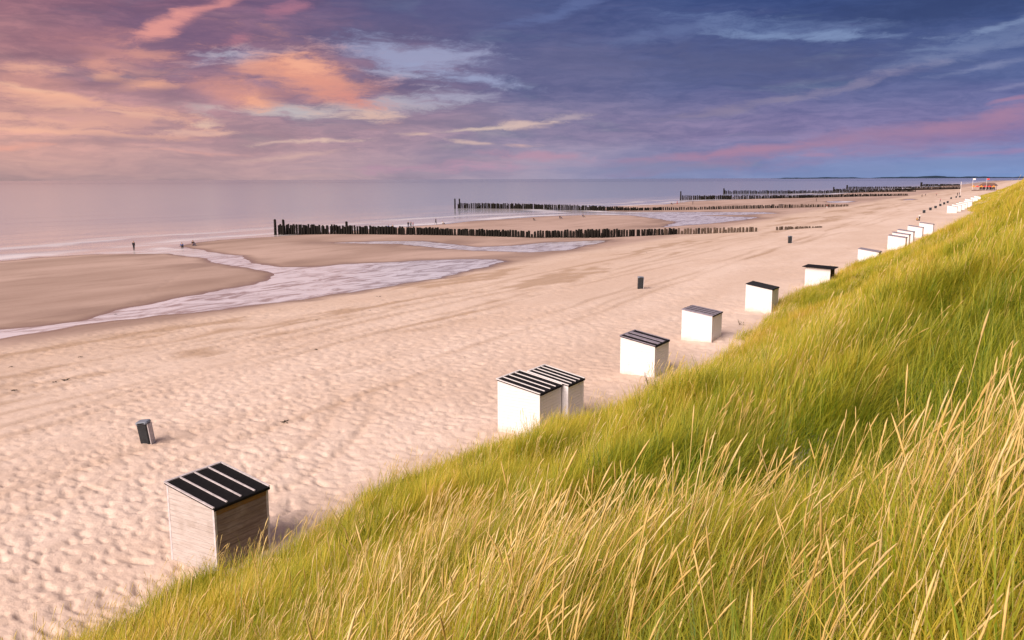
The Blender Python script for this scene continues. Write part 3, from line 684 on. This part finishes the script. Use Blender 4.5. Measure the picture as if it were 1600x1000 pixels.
def cabin(loc, w, d, hi, lo, label, wall='white', back=None, roofm='felt', battens=3, trimm='white', board=.14, flip=False, rz=0., over=.05, boards=True, batten_w=.045, ochre=False, drop=.5):
    """pent-roofed beach cabin; high side towards -x (the sea), low side towards the dune"""
    o = empty('beach_cabin', loc, rz+(math.pi if flip else 0)); tag(o, label, 'beach hut', 'white beach cabins along the dune foot')
    if flip: cxo = -w
    ox, oy = (-w, -d) if flip else (0, 0)
    top = lambda x: hi+(lo-hi)*(x-ox)/w
    th = .022
    back = back or wall
    def wall_part(name, axis, q, sgn, mat, xa, xb, topf, last=None):
        # backing sheet (the wall itself), boards are its sub-parts
        pts = [(xa, -drop), (xb, -drop), (xb, topf(xb)), (xa, topf(xa))]
        wl = obj(name, prism(name, pts, q, q-sgn*th, axis, MAT[mat]), o)
        if not boards: return wl
        z = -.10; i = 0
        zmax = max(topf(xa), topf(xb))
        while z < zmax-.01:
            pl = clip_board(xa, xb, z+.004, min(z+board-.004, zmax), topf)
            if pl:
                mm = mat
                if last and z > zmax-board*1.6: mm = last
                sk = .010+.004*((i*37) % 5)/5
                bo = obj('board', prism('board', pl, q+sgn*(sk), q+sgn*.0005, axis, MAT[mm]), wl)
            z += board; i += 1
        return wl
    flat = lambda v: (lambda x: v)
    wall_part('side_wall', 'y', oy, -1, wall, ox, ox+w, top)
    wall_part('side_wall', 'y', oy+d, 1, wall, ox, ox+w, top)
    wall_part('back_wall', 'x', ox+w, 1, back, oy+.002, oy+d-.002, flat(lo-.004), 'ochre_wood' if ochre else None)
    fwall = wall_part('front_wall', 'x', ox, -1, wall, oy+.002, oy+d-.002, flat(hi-.004))
    dr = obj('door', boxm('door', ox-.05, ox-.024, oy+d*.28, oy+d*.72, 0.02, hi-.25, MAT[wall]), o)
    obj('door_handle', boxm('door_handle', ox-.085, ox-.05, oy+d*.66, oy+d*.69, .95, 1.08, MAT['bin']), dr)
    for (px, py) in ((ox, oy), (ox+w, oy), (ox, oy+d), (ox+w, oy+d)):
        sx_ = -1 if px == ox else 1; sy_ = -1 if py == oy else 1
        a, b = sorted((px+sx_*.019, px-sx_*.05)); c, e = sorted((py+sy_*.019, py-sy_*.05))
        obj('corner_post', boxm('corner_post', a, b, c, e, -drop, top(px)-.012, MAT['trim' if wall == 'grey_wood' else wall]), o)
    # roof
    sl = (lo-hi)/w; ra, rb = ox-over, ox+w+over; zt = lambda x: hi+sl*(x-ox)
    def slab(name, xa, xb, ya, yb, off, t, mat, par):
        pts = [(xa, zt(xa)+off), (xb, zt(xb)+off), (xb, zt(xb)+off+t), (xa, zt(xa)+off+t)]
        return obj(name, prism(name, pts, ya, yb, 'y', MAT[mat]), par)
    rf_ = slab('roof', ra, rb, oy-over, oy+d+over, .002, .045, roofm, o)
    if battens:
        for k in range(battens):
            yb = oy-over+(d+2*over)*(k+1)/(battens+1)
            slab('batten', ra+.02, rb-.05, yb-batten_w/2, yb+batten_w/2, .047, .028, trimm or 'felt2', rf_)
    if trimm:
        slab('roof_edge', ra-.012, rb, oy-over-.02, oy-over+.035, .0475, .03, trimm, rf_)
        slab('roof_edge', ra-.012, rb, oy+d+over-.035, oy+d+over+.02, .0475, .03, trimm, rf_)
        slab('roof_edge', ra-.03, ra+.04, oy-over+.036, oy+d+over-.036, .0475, .03, trimm, rf_)
    slab('drip_edge', rb+.001, rb+.02, oy-over, oy+d+over, -.03, .07, 'felt', rf_)
    return o
def ground(x, y):
    x = np.array([float(x)]); y = np.array([float(y)])
    return float(max(beach_z(x, y, water_sd(x, y))[0], -.02))
def on_ground(px, py):
    z = .5
    for _ in range(6):
        p = un(px, py, z); z = .5*z+.5*ground(p[0], p[1])
    return un(px, py, z)
zb_ = 2.0
cabin((-19.37, 14.09, zb_-.02), 1.83, 1.82, 2.2, 1.86, 'weathered unpainted grey wooden beach cabin with black battened roof nearest the viewer', 'grey_wood', 'brown_wood', 'felt', 3, 'trim', .16, ochre=True, drop=.7)
cabin((-17.94, 28.75, zb_), 1.93, 1.78, 2.2, 1.85, 'front cabin of the touching white pair with black striped roof', 'white', None, 'felt', 3, 'white', .13, drop=.7)
cabin((-17.6, 30.68, zb_-.02), 1.86, 1.42, 2.2, 1.85, 'rear cabin of the touching white pair, black striped roof set slightly lower', 'white2', None, 'felt', 3, 'white', .13, drop=.7, batten_w=.035)
cabin((-17.72, 40.57, zb_), 1.88, 1.95, 2.12, 1.78, 'white cabin with lilac grey and black striped roof, next beyond the touching pair', 'white', 'white2', 'felt', 2, 'lilac', .13, batten_w=.34, drop=.9)
cabin((-18.45, 51.9, zb_), 1.95, 2.0, 2.0, 1.72, 'white cabin with grey lilac plank roof, fourth position along the row', 'white2', None, 'lilac', 3, None, .13, drop=.9)
cabin((-18.4, 66.2, zb_), 2.0, 2.0, 2.12, 1.78, 'white cabin with plain black felt roof, half sunk behind the grass edge', 'white', None, 'felt2', 0, None, .13, drop=.9)
cabin((-17.75, 84.0, zb_-.1), 2.25, 2.1, 2.02, 1.92, 'white cabin with overhanging black flat roof and rear wall blackened as porch shade behind the grass', 'white', 'pole', 'felt', 0, None, .13, over=.28, drop=.9)  # near-black rear wall paints in the shade under the overhang
cabin((-17.2, 110., zb_-.3), 2.3, 2.1, 2.1, 1.75, 'white cabin of which only the low roof shows above the grass', 'white2', None, 'lilac', 0, None, .13, boards=False, drop=.9)
far_labels = ['nearest white cabin of the middle group of five', 'white cabin peeping out behind the nearest of the middle group', 'third white cabin of the middle group of five', 'fourth white cabin of the middle group of five', 'farthest white cabin of the middle group of five']
for (x, y, h_), lb in zip([(-16.9, 133., 2.2), (-17.35, 141., 2.15), (-17.5, 148., 2.2), (-17.5, 161.5, 2.2), (-16.9, 173.5, 2.2)], far_labels):
    cabin((x, y, zb_-.1), 2.3 if y > 130 else 2, 2.1, h_, h_-.3, lb, 'white', 'white2', 'lilac', 0, None, .13, boards=False)
far2 = ['closest white cabin in the far cluster before the beach pavilion', 'second white cabin in the far cluster before the beach pavilion', 'third white cabin in the far cluster before the beach pavilion', 'fourth white cabin in the far cluster before the beach pavilion', 'fifth white cabin in the far cluster before the beach pavilion', 'sixth white cabin in the far cluster before the beach pavilion', 'seventh white cabin in the far cluster before the beach pavilion', 'last white cabin in the far cluster before the beach pavilion']
for (x, y), lb in zip([(-20.2, 280), (-20., 294), (-19.8, 308), (-20., 324), (-19.5, 340), (-21., 372), (-20.5, 400), (-20.8, 430)], far2):
    cabin((x, y, zb_-.1), 2.5, 2.3, 2.35, 1.95, lb, 'white', 'white2', 'lilac', 0, None, .13, boards=False)

# ------------------------------------------------------------------ litter bins
def bin_big(loc, label, rz, tilt, s=1.):
    o = empty('litter_bin', loc, rz, tilt); tag(o, label, 'litter bin', 'dark litter bins on the open beach')
    def ring(name, prof, w, d, mat, par, bev=.05):
        V, F = [], []
        for z, k in prof:
            for (sx_, sy_) in ((-1,-1),(1,-1),(1,1),(-1,1)):
                for q in (0, 1):
                    hx, hy = w*k/2*s, d*k/2*s
                    if (sx_*sy_ > 0) ^ (q == 1): V.append((sx_*hx, sy_*(hy-bev*s), z*s))
                    else: V.append((sx_*(hx-bev*s), sy_*hy, z*s))
        n = 8
        for i in range(len(prof)-1):
            for j in range(n): F.append((i*n+j, i*n+(j+1) % n, (i+1)*n+(j+1) % n, (i+1)*n+j))
        F.append(tuple(range(n))[::-1]); F.append(tuple(range((len(prof)-1)*n, len(prof)*n)))
        me = mesh(name, V, F, MAT[mat]); bm = bmesh.new(); bm.from_mesh(me); bmesh.ops.recalc_face_normals(bm, faces=bm.faces); bm.to_mesh(me); bm.free()
        return obj(name, me, par)
    ring('body', [(-.15, .92), (.05, .94), (.8, 1.), (.82, 1.)], .42, .40, 'bin', o)
    ld = ring('lid', [(.822, 1.06), (.87, 1.08), (.91, .98), (.925, .8)], .43, .41, 'binlid', o)
    obj('mouth', boxm('mouth', -.13*s, .13*s, -.235*s, -.225*s, .84*s, .885*s, MAT['felt']), ld)
    obj('side_panel', boxm('side_panel', .212*s, .245*s, -.17*s, .17*s, -.1*s, .80*s, MAT['steel']), o)
    return o
bin_big((-29.57, 20.75, ground(-29.57, 20.75)-.02), 'leaning dark bin with grey lid and pale side panel beyond the weathered cabin', R(28), (R(3), R(-6)), 1.03)
bin_big((-31.43, 76.3, ground(-31.4, 76.3)), 'small dark bin alone on the open sand mid beach', R(30), (0, R(2)), 1.25)
bin_big((-32.84, 142.6, ground(-32.8, 142.6)), 'small dark bin standing near the landward end of the closest groyne', R(30), (0, 0), 1.3)
ords = ['first', 'second', 'third', 'fourth', 'fifth', 'sixth', 'seventh', 'eighth', 'last']
for i, p in enumerate([(1443.5,334.5),(1453.5,330),(1461.5,327),(1469,323.3),(1475,320.6),(1480.5,318.5),(1486,311.5),(1494,309.5),(1499.5,309)]):
    q = un(p[0], p[1], 1.65)
    b = bin_big((q[0], q[1], ground(q[0], q[1])-.05), '%s black drum bin counted from the viewer in the far row on the beach' % ords[i], R(30), (0, 0), .95)
    b.scale = (1.6, 1.6, 1.05)

# ------------------------------------------------------------------ timber groynes
def pole_mesh(seed, mat):
    rs = np.random.default_rng(seed); V, F = [], []; n = 7
    prof = [(0, 1.05), (.35, 1.0), (.75, .96), (.96, .9), (1., .7)]
    for k, (z, r) in enumerate(prof):
        ox, oy = rs.normal(0, .03, 2)
        for j in range(n):
            a = 6.283*j/n; rj = .5*r*rs.uniform(.92, 1.08); V.append((math.cos(a)*rj+ox, math.sin(a)*rj+oy, z+(rs.uniform(-.01, .01) if k == 4 else 0)))
    for k in range(len(prof)-1):
        for j in range(n): F.append((k*n+j, k*n+(j+1) % n, (k+1)*n+(j+1) % n, (k+1)*n+j))
    F.append(tuple(range((len(prof)-1)*n, len(prof)*n)))
    return mesh('pole', V, F, mat, False)
PM = [pole_mesh(i, MAT['pole']) for i in range(5)]; PD = [pole_mesh(i+9, MAT['pole_dry']) for i in range(4)]
def groyne(label, path, hts, sp, dia, ends=(), gaps=(), rows=((0., 1.),), dryfrom=.75, cap=290, stuff=False, lean0=.02):
    """path: surveyed points (x,y,z) from the sea end; hts: pole heights above sand at those points"""
    P = np.array([on_ground(p[0], p[1]) for p in path]); seg = np.linalg.norm(np.diff(P[:, :2], axis=0), axis=1); L = np.concatenate([[0], np.cumsum(seg)]); tot = L[-1]
    o = empty('timber_groyne', P[0]); tag(o, label, 'groyne', 'timber groynes running into the sea')
    base = Vector(P[0]); cnt = 0; rs = np.random.default_rng(int(abs(P[0][0]*7))); VV, FF = [], []
    dirn = (P[-1]-P[0])[:2]; dirn = dirn/np.linalg.norm(dirn); nrm = np.array([-dirn[1], dirn[0]])
    for off, upto in rows:
        s = 0.
        while s < tot*upto:
            f_ = s/tot
            if not any(a < f_ < b for a, b in gaps):
                x, y, z = [float(np.interp(s, L, P[:, i])) for i in range(3)]; h = float(np.interp(s, L, hts))*(rs.uniform(.86, 1.08) if rs.random() > .08 else rs.uniform(.55, .8))
                if off and rs.random() < .1: s += sp; continue
                x += nrm[0]*off+rs.normal(0, .05); y += nrm[1]*off+rs.normal(0, .05)
                dry = rs.random() < ss(f_, dryfrom-.06, dryfrom+.12)
                me = (PD if dry else PM)[rs.integers(0, 4)]; ln_ = lean0+.09*float(ss(f_, .7, 1.))
                dd = dia*rs.uniform(.85, 1.15); rot = (rs.normal(0, ln_), rs.normal(0, ln_)-.0, rs.uniform(0, 6.28))
                if stuff:
                    m4 = Matrix.Translation((x-base.x, y-base.y, z-base.z-.6)) @ Matrix.Diagonal((dd, dd, h+.6, 1)); n0 = len(VV)
                    VV += [tuple(m4 @ v.co) for v in me.vertices]; FF += [tuple(n0+i for i in p.vertices) for p in me.polygons]
                else:
                    obj('pole', me, o, (x-base.x, y-base.y, z-base.z-.6), rot, (dd, dd, h+.6)); cnt += 1
            s += sp*rs.uniform(.9, 1.1)
    if stuff:
        q = obj('pole_row', mesh('pole_row', VV, FF, MAT['pole']), o); q['kind'] = 'stuff'
    for (px, py, pz, h) in ends:
        x, y, z = un(px, py, pz)
        obj('end_post', PM[0], o, (x-base.x, y-base.y, z-base.z-.8), (0, 0, 0), (dia*1.25, dia*1.25, h+.8))
    return o
groyne('nearest timber groyne with twin tall end posts and leaning stumps up the beach',
       [(436,366.5,0),(540,366,0),(720,368,.15),(830,371.5,.1),(940,371.5,.15),(1060,366,.75),(1185,362,1.35),(1220,359.5,1.5),(1288,355.5,1.7)],
       [2.25, 1.95, 1.45, 1.35, 1.75, 1.3, 1.0, .75, .3], .62, .50, [(430.5,367,0,3.5),(443.5,367,0,3.45),(542,366,0,2.9)], [(.868, .905)], ((0., 1.), (1.5, .60)), .70, lean0=.018)
groyne('second timber groyne, long dark pole row beyond the nearest one',
       [(716,325.5,0),(800,326.3,0),(900,328.5,0),(1000,329.2,.1),(1100,327.5,.3),(1220,325,.8),(1325,322.5,1.2)],
       [2.3, 2.2, 2.0, 1.2, 1.2, 1.5, 1.0], .85, .52, [(711,326,0,4.2),(718,325.5,0,4.1)], [], ((0., 1.), (1.6, .5)), .8)
groyne('third timber groyne with a single tall end post',
       [(1066,312.2,0),(1150,311.5,0),(1250,309.5,.3),(1340,307.2,.7),(1420,305.6,1.)], [2.5, 2.3, 1.8, 1.8, 1.3], 1.1, .65, [(1063.5,312.7,0,5.)], [], ((0., 1.), (1.8, .5)), .95)
groyne('fourth timber groyne behind the one with a single tall end post',
       [(1133,302.8,0),(1220,302.3,0),(1320,301.3,.4),(1430,299.5,1.)], [2.6, 2.4, 2.0, 1.4], 1.3, .9, [(1131,303,0,4.4)], [], ((0., 1.),), .99, stuff=True)
groyne('fifth timber groyne, short thin dark line near the pavilion side',
       [(1304,298.6,0),(1400,297.6,.3),(1500,295.3,1.)], [2.2, 1.9, 1.4], 1.5, 1.1, [(1302.5,299,0,4.)], [], ((0., 1.),), .99, stuff=True)
groyne('sixth timber groyne, thin line just above the fifth',
       [(1324,294.6,0),(1400,294.2,.2),(1500,293.,.8)], [2.2, 2., 1.4], 2.2, 1.5, [(1323.5,295,0,4.2)], [], ((0., 1.),), .99, stuff=True)
groyne('farthest timber groyne, tiny dark line under the horizon',
       [(1441,290.8,0),(1500,290.2,.4)], [3., 2.4], 3., 2.4, [(1439.5,291,0,5.5)], [], ((0., 1.),), .99, stuff=True)

# ------------------------------------------------------------------ people
def body_mesh(name, J, E, Rd, zones):
    me = bpy.data.meshes.new('tmp'); me.from_pydata(J, E, []); o = bpy.data.objects.new('tmp', me); col.objects.link(o)
    md = o.modifiers.new('s', 'SKIN'); md.use_smooth_shade = True
    for i, v in enumerate(me.skin_vertices[0].data): v.radius = (Rd[i], Rd[i]); v.use_root = (i == 0)
    sb = o.modifiers.new('b', 'SUBSURF'); sb.levels = 1; sb.render_levels = 1
    dg = bpy.context.evaluated_depsgraph_get(); dg.update()
    m2 = bpy.data.meshes.new_from_object(o.evaluated_get(dg)); m2.name = name
    bpy.data.objects.remove(o); bpy.data.meshes.remove(me)
    return m2
MAT['skin'] = mat_plain('skin', (.45, .27, .20), .6, .15, 5.); MAT['hair'] = mat_plain('hair', (.05, .03, .02), .8, .3, 5.)
cloth = {k: mat_plain(k+'_cloth', c, .9, .3, 6.) for k, c in dict(black=(.02, .02, .025), navy=(.03, .05, .12), blue=(.04, .12, .35), red=(.42, .04, .04), white=(.7, .68, .66), yellow=(.6, .35, .03), grey=(.15, .15, .16), pink=(.5, .2, .25)).items()}
def joints(pose):
    # pelvis 0 chest 1 neck 2 head 3 crown 4 | L sh 5 el 6 ha 7 | R 8 9 10 | L hip 11 knee 12 ankle 13 toe 14 | R 15 16 17 18
    if pose == 'stand':
        J = [(0,0,.92),(0,.01,1.30),(0,0,1.48),(0,-.02,1.60),(0,-.01,1.72),(.18,0,1.40),(.23,.02,1.13),(.22,-.06,.88),(-.18,0,1.40),(-.23,.02,1.13),(-.22,-.06,.88),(.09,0,.86),(.10,-.02,.48),(.10,.01,.08),(.11,-.13,.03),(-.09,0,.86),(-.10,.0,.48),(-.11,.04,.08),(-.12,-.10,.03)]
    elif pose == 'walk':
        J = [(0,0,.90),(0,-.03,1.28),(0,-.05,1.46),(0,-.08,1.58),(0,-.07,1.70),(.18,-.02,1.38),(.22,.12,1.13),(.21,.12,.90),(-.18,-.03,1.38),(-.22,-.12,1.13),(-.20,-.25,.95),(.09,0,.85),(.10,-.18,.47),(.10,-.22,.08),(.11,-.36,.05),(-.09,0,.85),(-.10,.08,.47),(-.10,.32,.12),(-.11,.22,.03)]
    else:  # sitting on the sand
        J = [(0,0,.13),(0,.10,.52),(0,.08,.70),(0,.05,.82),(0,.05,.94),(.18,.08,.62),(.24,-.06,.42),(.18,-.28,.40),(-.18,.08,.62),(-.24,-.06,.42),(-.18,-.28,.40),(.10,-.02,.12),(.13,-.34,.42),(.13,-.55,.07),(.13,-.68,.04),(-.10,-.02,.12),(-.13,-.34,.42),(-.13,-.55,.07),(-.13,-.68,.04)]
    return J
EDG = [(0,1),(1,2),(2,3),(3,4),(1,5),(5,6),(6,7),(1,8),(8,9),(9,10),(0,11),(11,12),(12,13),(13,14),(0,15),(15,16),(16,17),(17,18)]
RAD = [.15,.15,.06,.10,.08,.075,.05,.04,.075,.05,.04,.10,.07,.045,.04,.10,.07,.045,.04]
BODY = {}
for ps in ('stand', 'walk', 'sit'):
    J = joints(ps); m2 = body_mesh('body', J, EDG, RAD, None); m2.materials.clear()
    for k in range(4): m2.materials.append(None)
    Ja = np.array(J)
    for p in m2.polygons:
        c = np.array(p.center); i = int(np.argmin(((Ja-c)**2).sum(1)))
        p.material_index = 2 if i in (3, 7, 10, 2) else 3 if i == 4 else 1 if i in (0, 11, 12, 13, 14, 15, 16, 17, 18) else 0
    BODY[ps] = m2
def person(px, py, z, pose, top, legs, label, rz=0., s=1., lift=0.):
    x, y, zz = on_ground(px, py); o = obj('person', BODY[pose], None, (x, y, zz+lift), (0, 0, rz), s)
    for i, m_ in enumerate((cloth[top], cloth[legs], MAT['skin'], MAT['hair'])):
        o.material_slots[i].link = 'OBJECT'; o.material_slots[i].material = m_
    return tag(o, label, 'person', 'people on the beach')
person(209.5, 391.5, -.02, 'stand', 'black', 'black', 'person in dark clothes standing in the shallows of the channel mouth', R(200), 1.0)
person(302, 384, .06, 'sit', 'black', 'navy', 'dark clothed person sitting upright near the channel mouth', R(80), 1.15)
person(284.5, 387, .03, 'sit', 'blue', 'black', 'person in blue crouched low at the channel edge', R(60), 1.05)
person(607, 356.5, .1, 'sit', 'blue', 'black', 'person in blue sitting just beyond the nearest groyne', R(60), 1.0)
person(613.5, 356.5, .1, 'sit', 'black', 'black', 'person in black sitting beside the one in blue beyond the groyne', R(20), 1.0)
person(638, 356, .1, 'stand', 'black', 'navy', 'leftmost of three people standing together beyond the nearest groyne', R(40), .95)
person(642, 356, .1, 'walk', 'grey', 'black', 'middle one of three people standing together beyond the nearest groyne', R(70), .95)
person(645.5, 356.5, .1, 'stand', 'red', 'black', 'person in red on the right of three standing beyond the groyne', R(120), .9)
person(681, 350.5, .1, 'walk', 'black', 'black', 'lone dark figure walking at the waterline between the first two groynes', R(100), 1.0)
person(692, 350.5, .1, 'sit', 'white', 'black', 'person in white sitting at the waterline between the first two groynes', R(100), 1.0)
person(834, 344.5, .2, 'sit', 'black', 'grey', 'leftmost of three people resting on the second sand bar', R(80), 1.0)
person(875, 341.5, .2, 'sit', 'black', 'navy', 'middle one of three people resting on the second sand bar', R(90), 1.15)
person(911, 339.5, .2, 'sit', 'navy', 'grey', 'rightmost of three people resting on the second sand bar', R(90), 1.15)
person(1049, 319.7, .1, 'sit', 'black', 'black', 'dark figure low at the waterline before the third groyne end', R(90), 1.2)
person(1058, 319.3, .1, 'walk', 'red', 'red', 'person in red walking by the water before the third groyne', R(90), 1.05)
person(1082.5, 319.5, .1, 'stand', 'black', 'black', 'dark figure standing on sand before the third groyne poles', R(90), 1.0)
person(1275.5, 314.8, .7, 'stand', 'black', 'black', 'dark figure standing between second and third groyne near the pool', R(90), 1.1)
person(1292, 326, 1.0, 'walk', 'red', 'white', 'person in red top at the landward end of the second groyne', R(90), 1.0)
person(1436.5, 345, 1.7, 'walk', 'white', 'black', 'walker in white top and black shorts near the far row of bins', R(150), 1.0)
person(1433, 345.2, 1.7, 'sit', 'yellow', 'black', 'child in yellow and black beside the walker in white', R(60), .95)
person(1440.5, 308, 1.5, 'stand', 'black', 'black', 'dark figure standing far off left of the cabins cluster', R(0), 1.0)
person(1446, 306.5, 1.5, 'walk', 'navy', 'black', 'dark figure walking far off beside another standing figure', R(0), 1.0)
person(1463, 305.8, 1.5, 'stand', 'pink', 'black', 'figure in pink top far off on the open beach', R(0), 1.0)
person(1469, 317, 1.6, 'walk', 'pink', 'grey', 'figure in pink top walking by the far row of bins', R(30), 1.1)
person(1496, 306, 1.6, 'stand', 'black', 'black', 'dark figure by the far cluster of cabins', R(0), 1.2)
person(1499, 305.4, 1.6, 'walk', 'navy', 'grey', 'figure in navy beside the dark figure at the far cabins', R(0), 1.2)

# ------------------------------------------------------------------ beach pavilion and flag pole far along the dune foot
bx0, by0, _ = un(1534, 297.5, 2.)
pv = empty('beach_pavilion', (bx0, by0, 2.)); tag(pv, 'far beach pavilion with dark glazed front under red and orange awnings', 'pavilion')
MAT['red'] = mat_plain('red_awning', (.60, .05, .04), .7, .2, 2.); MAT['orange'] = mat_plain('orange_awning', (.75, .26, .04), .7, .2, 2.)
MAT['glass'] = mat_plain('dark_glazing', (.03, .035, .05), .15, .2, 2., .5); MAT['roofbrown'] = mat_plain('brown_roof', (.16, .10, .09), .8, .2, 2.)
obj('deck', boxm('deck', -7, 10, -3, 22, -1.5, .3, MAT['roofbrown']), pv)
bw = obj('wall', boxm('wall', -2, 9.5, 2, 20, .3, 3.6, MAT['white']), pv)
for i in range(5): obj('window', boxm('window', -1.7+2.2*i, .1+2.2*i, 1.94, 1.99, .6, 3.2, MAT['glass']), bw)
obj('roof', prism('roof', [(-3, 3.6), (10.5, 3.6), (8, 5.6), (0, 5.6)], 1.4, 20.6, 'y', MAT['roofbrown']), pv)
for i, (x, c) in enumerate(((-6, 'orange'), (-3.2, 'red'), (-.4, 'orange'), (2.4, 'red'), (5.2, 'red'), (8., 'orange'))):
    pl = [(x-1.6, 2.7), (x+1.6, 2.7), (x+.15, 3.9), (x-.15, 3.9)]
    aw = obj('awning', prism('awning', pl, -2.8, .6, 'y', MAT[c]), pv)
    obj('awning_post', boxm('awning_post', x-.06, x+.06, -1.2, -1.08, .3, 2.9, MAT['white']), aw)
for k, (x, c) in enumerate(((-6.6, 'white'), (3., 'red'))):
    fp = obj('flag_mast', boxm('flag_mast', x-.08, x+.08, -2.9, -2.74, .3, 9.5, MAT['white']), pv)
    obj('flag', boxm('flag', x+.1, x+1.9, -2.86, -2.8, 8.2, 9.4, MAT[c]), fp)
fx_, fy_, fz_ = un(1500.5, 304, 1.7)
fpo = empty('flagpole', (fx_, fy_, 1.7)); tag(fpo, 'thin white flagpole standing free beside the far cabins', 'flagpole')
obj('mast', boxm('mast', -.09, .09, -.09, .09, -.5, 7.6, MAT['white'])).parent = fpo
obj('top_knob', boxm('top_knob', -.16, .16, -.16, .16, 7.6, 7.85, MAT['white'])).parent = fpo

# ------------------------------------------------------------------ small things on the sand
def weed_mesh(seed):
    rs = np.random.default_rng(seed); V, F = [], []
    for k in range(9):
        a = rs.uniform(0, 6.28); p = np.array([rs.normal(0, .12), rs.normal(0, .12), .03]); d = np.array([math.cos(a), math.sin(a), rs.uniform(-.1, .25)])
        n0 = len(V); w = np.array([-d[1], d[0], 0])*rs.uniform(.02, .05)
        for t in (0, .12, .24): V += [p+d*t-w*(1-t*2), p+d*t+w*(1-t*2), p+d*t+np.array([0, 0, .05*(1-t*3)])]
        for q in (0, 3):
            for j in range(3): F.append((n0+q+j, n0+q+(j+1) % 3, n0+q+3+(j+1) % 3, n0+q+3+j))
    return mesh('seaweed', V, F, MAT['weed'])
WM = [weed_mesh(i) for i in range(3)]
for i, (px, py) in enumerate([(18,574),(22,611),(103,595),(86,598),(126,559),(445,661),(494,501),(180,492),(593,464),(578,486),(494,547),(1351,405.5),(980,415),(1395,362),(144,653),(1010,395)]):
    x, y, z = un(px, py, .9); z = ground(x, y); x, y, _ = un(px, py, z)
    o = obj('seaweed_clump', WM[i % 3], None, (x, y, z+.03), (0, 0, i*1.3), .42+.14*(i % 3))
    tag(o, 'small dark clump of seaweed lying loose on the dry sand', 'seaweed', 'scattered seaweed clumps')
def plant(px, py, z, h, label, n=7, seed=0):
    x, y, z0 = un(px, py, z); rs = np.random.default_rng(seed); o = empty('dune_plant', (x, y, z0)); tag(o, label, 'plant')
    V, F, LV, LF = [], [], [], []
    for k in range(n):
        a = rs.uniform(0, 6.28); d = np.array([math.cos(a)*.35, math.sin(a)*.35, 1.]); p = np.array([rs.normal(0, .05), rs.normal(0, .05), -.15]); L = h*rs.uniform(.6, 1.1)+.15; n0 = len(V)
        for t in (0, 1):
            for j in range(4): V.append(p+d*L*t+np.array([math.cos(j*1.57), math.sin(j*1.57), 0])*.012*(1-.6*t))
        for j in range(4): F.append((n0+j, n0+(j+1) % 4, n0+4+(j+1) % 4, n0+4+j))
        for q in range(7):
            t = rs.uniform(.35, 1.05); c = p+d*L*t; b = rs.uniform(0, 6.28); e = np.array([math.cos(b), math.sin(b), .5]); w = np.array([-e[1], e[0], 0])*.022; m0 = len(LV); ll = rs.uniform(.06, .12)
            LV += [c, c+e*ll*.5-w, c+e*ll, c+e*ll*.5+w]; LF.append((m0, m0+1, m0+2, m0+3))
    obj('stem', mesh('stem', V, F, MAT['stem']), o); obj('foliage', mesh('foliage', LV, LF, MAT['leaf']), o)
plant(1015, 607, 2.1, .75, 'sparse leafy shoot on bare sand beside the lilac striped cabin', 6, 1)
plant(1158, 508, 2.1, .4, 'tiny dry shoot on the sand below the black felt cabin', 5, 2)
plant(1301, 427, 2.6, 1.0, 'dark leafy shoot beside the cabin with the overhanging roof', 7, 3)
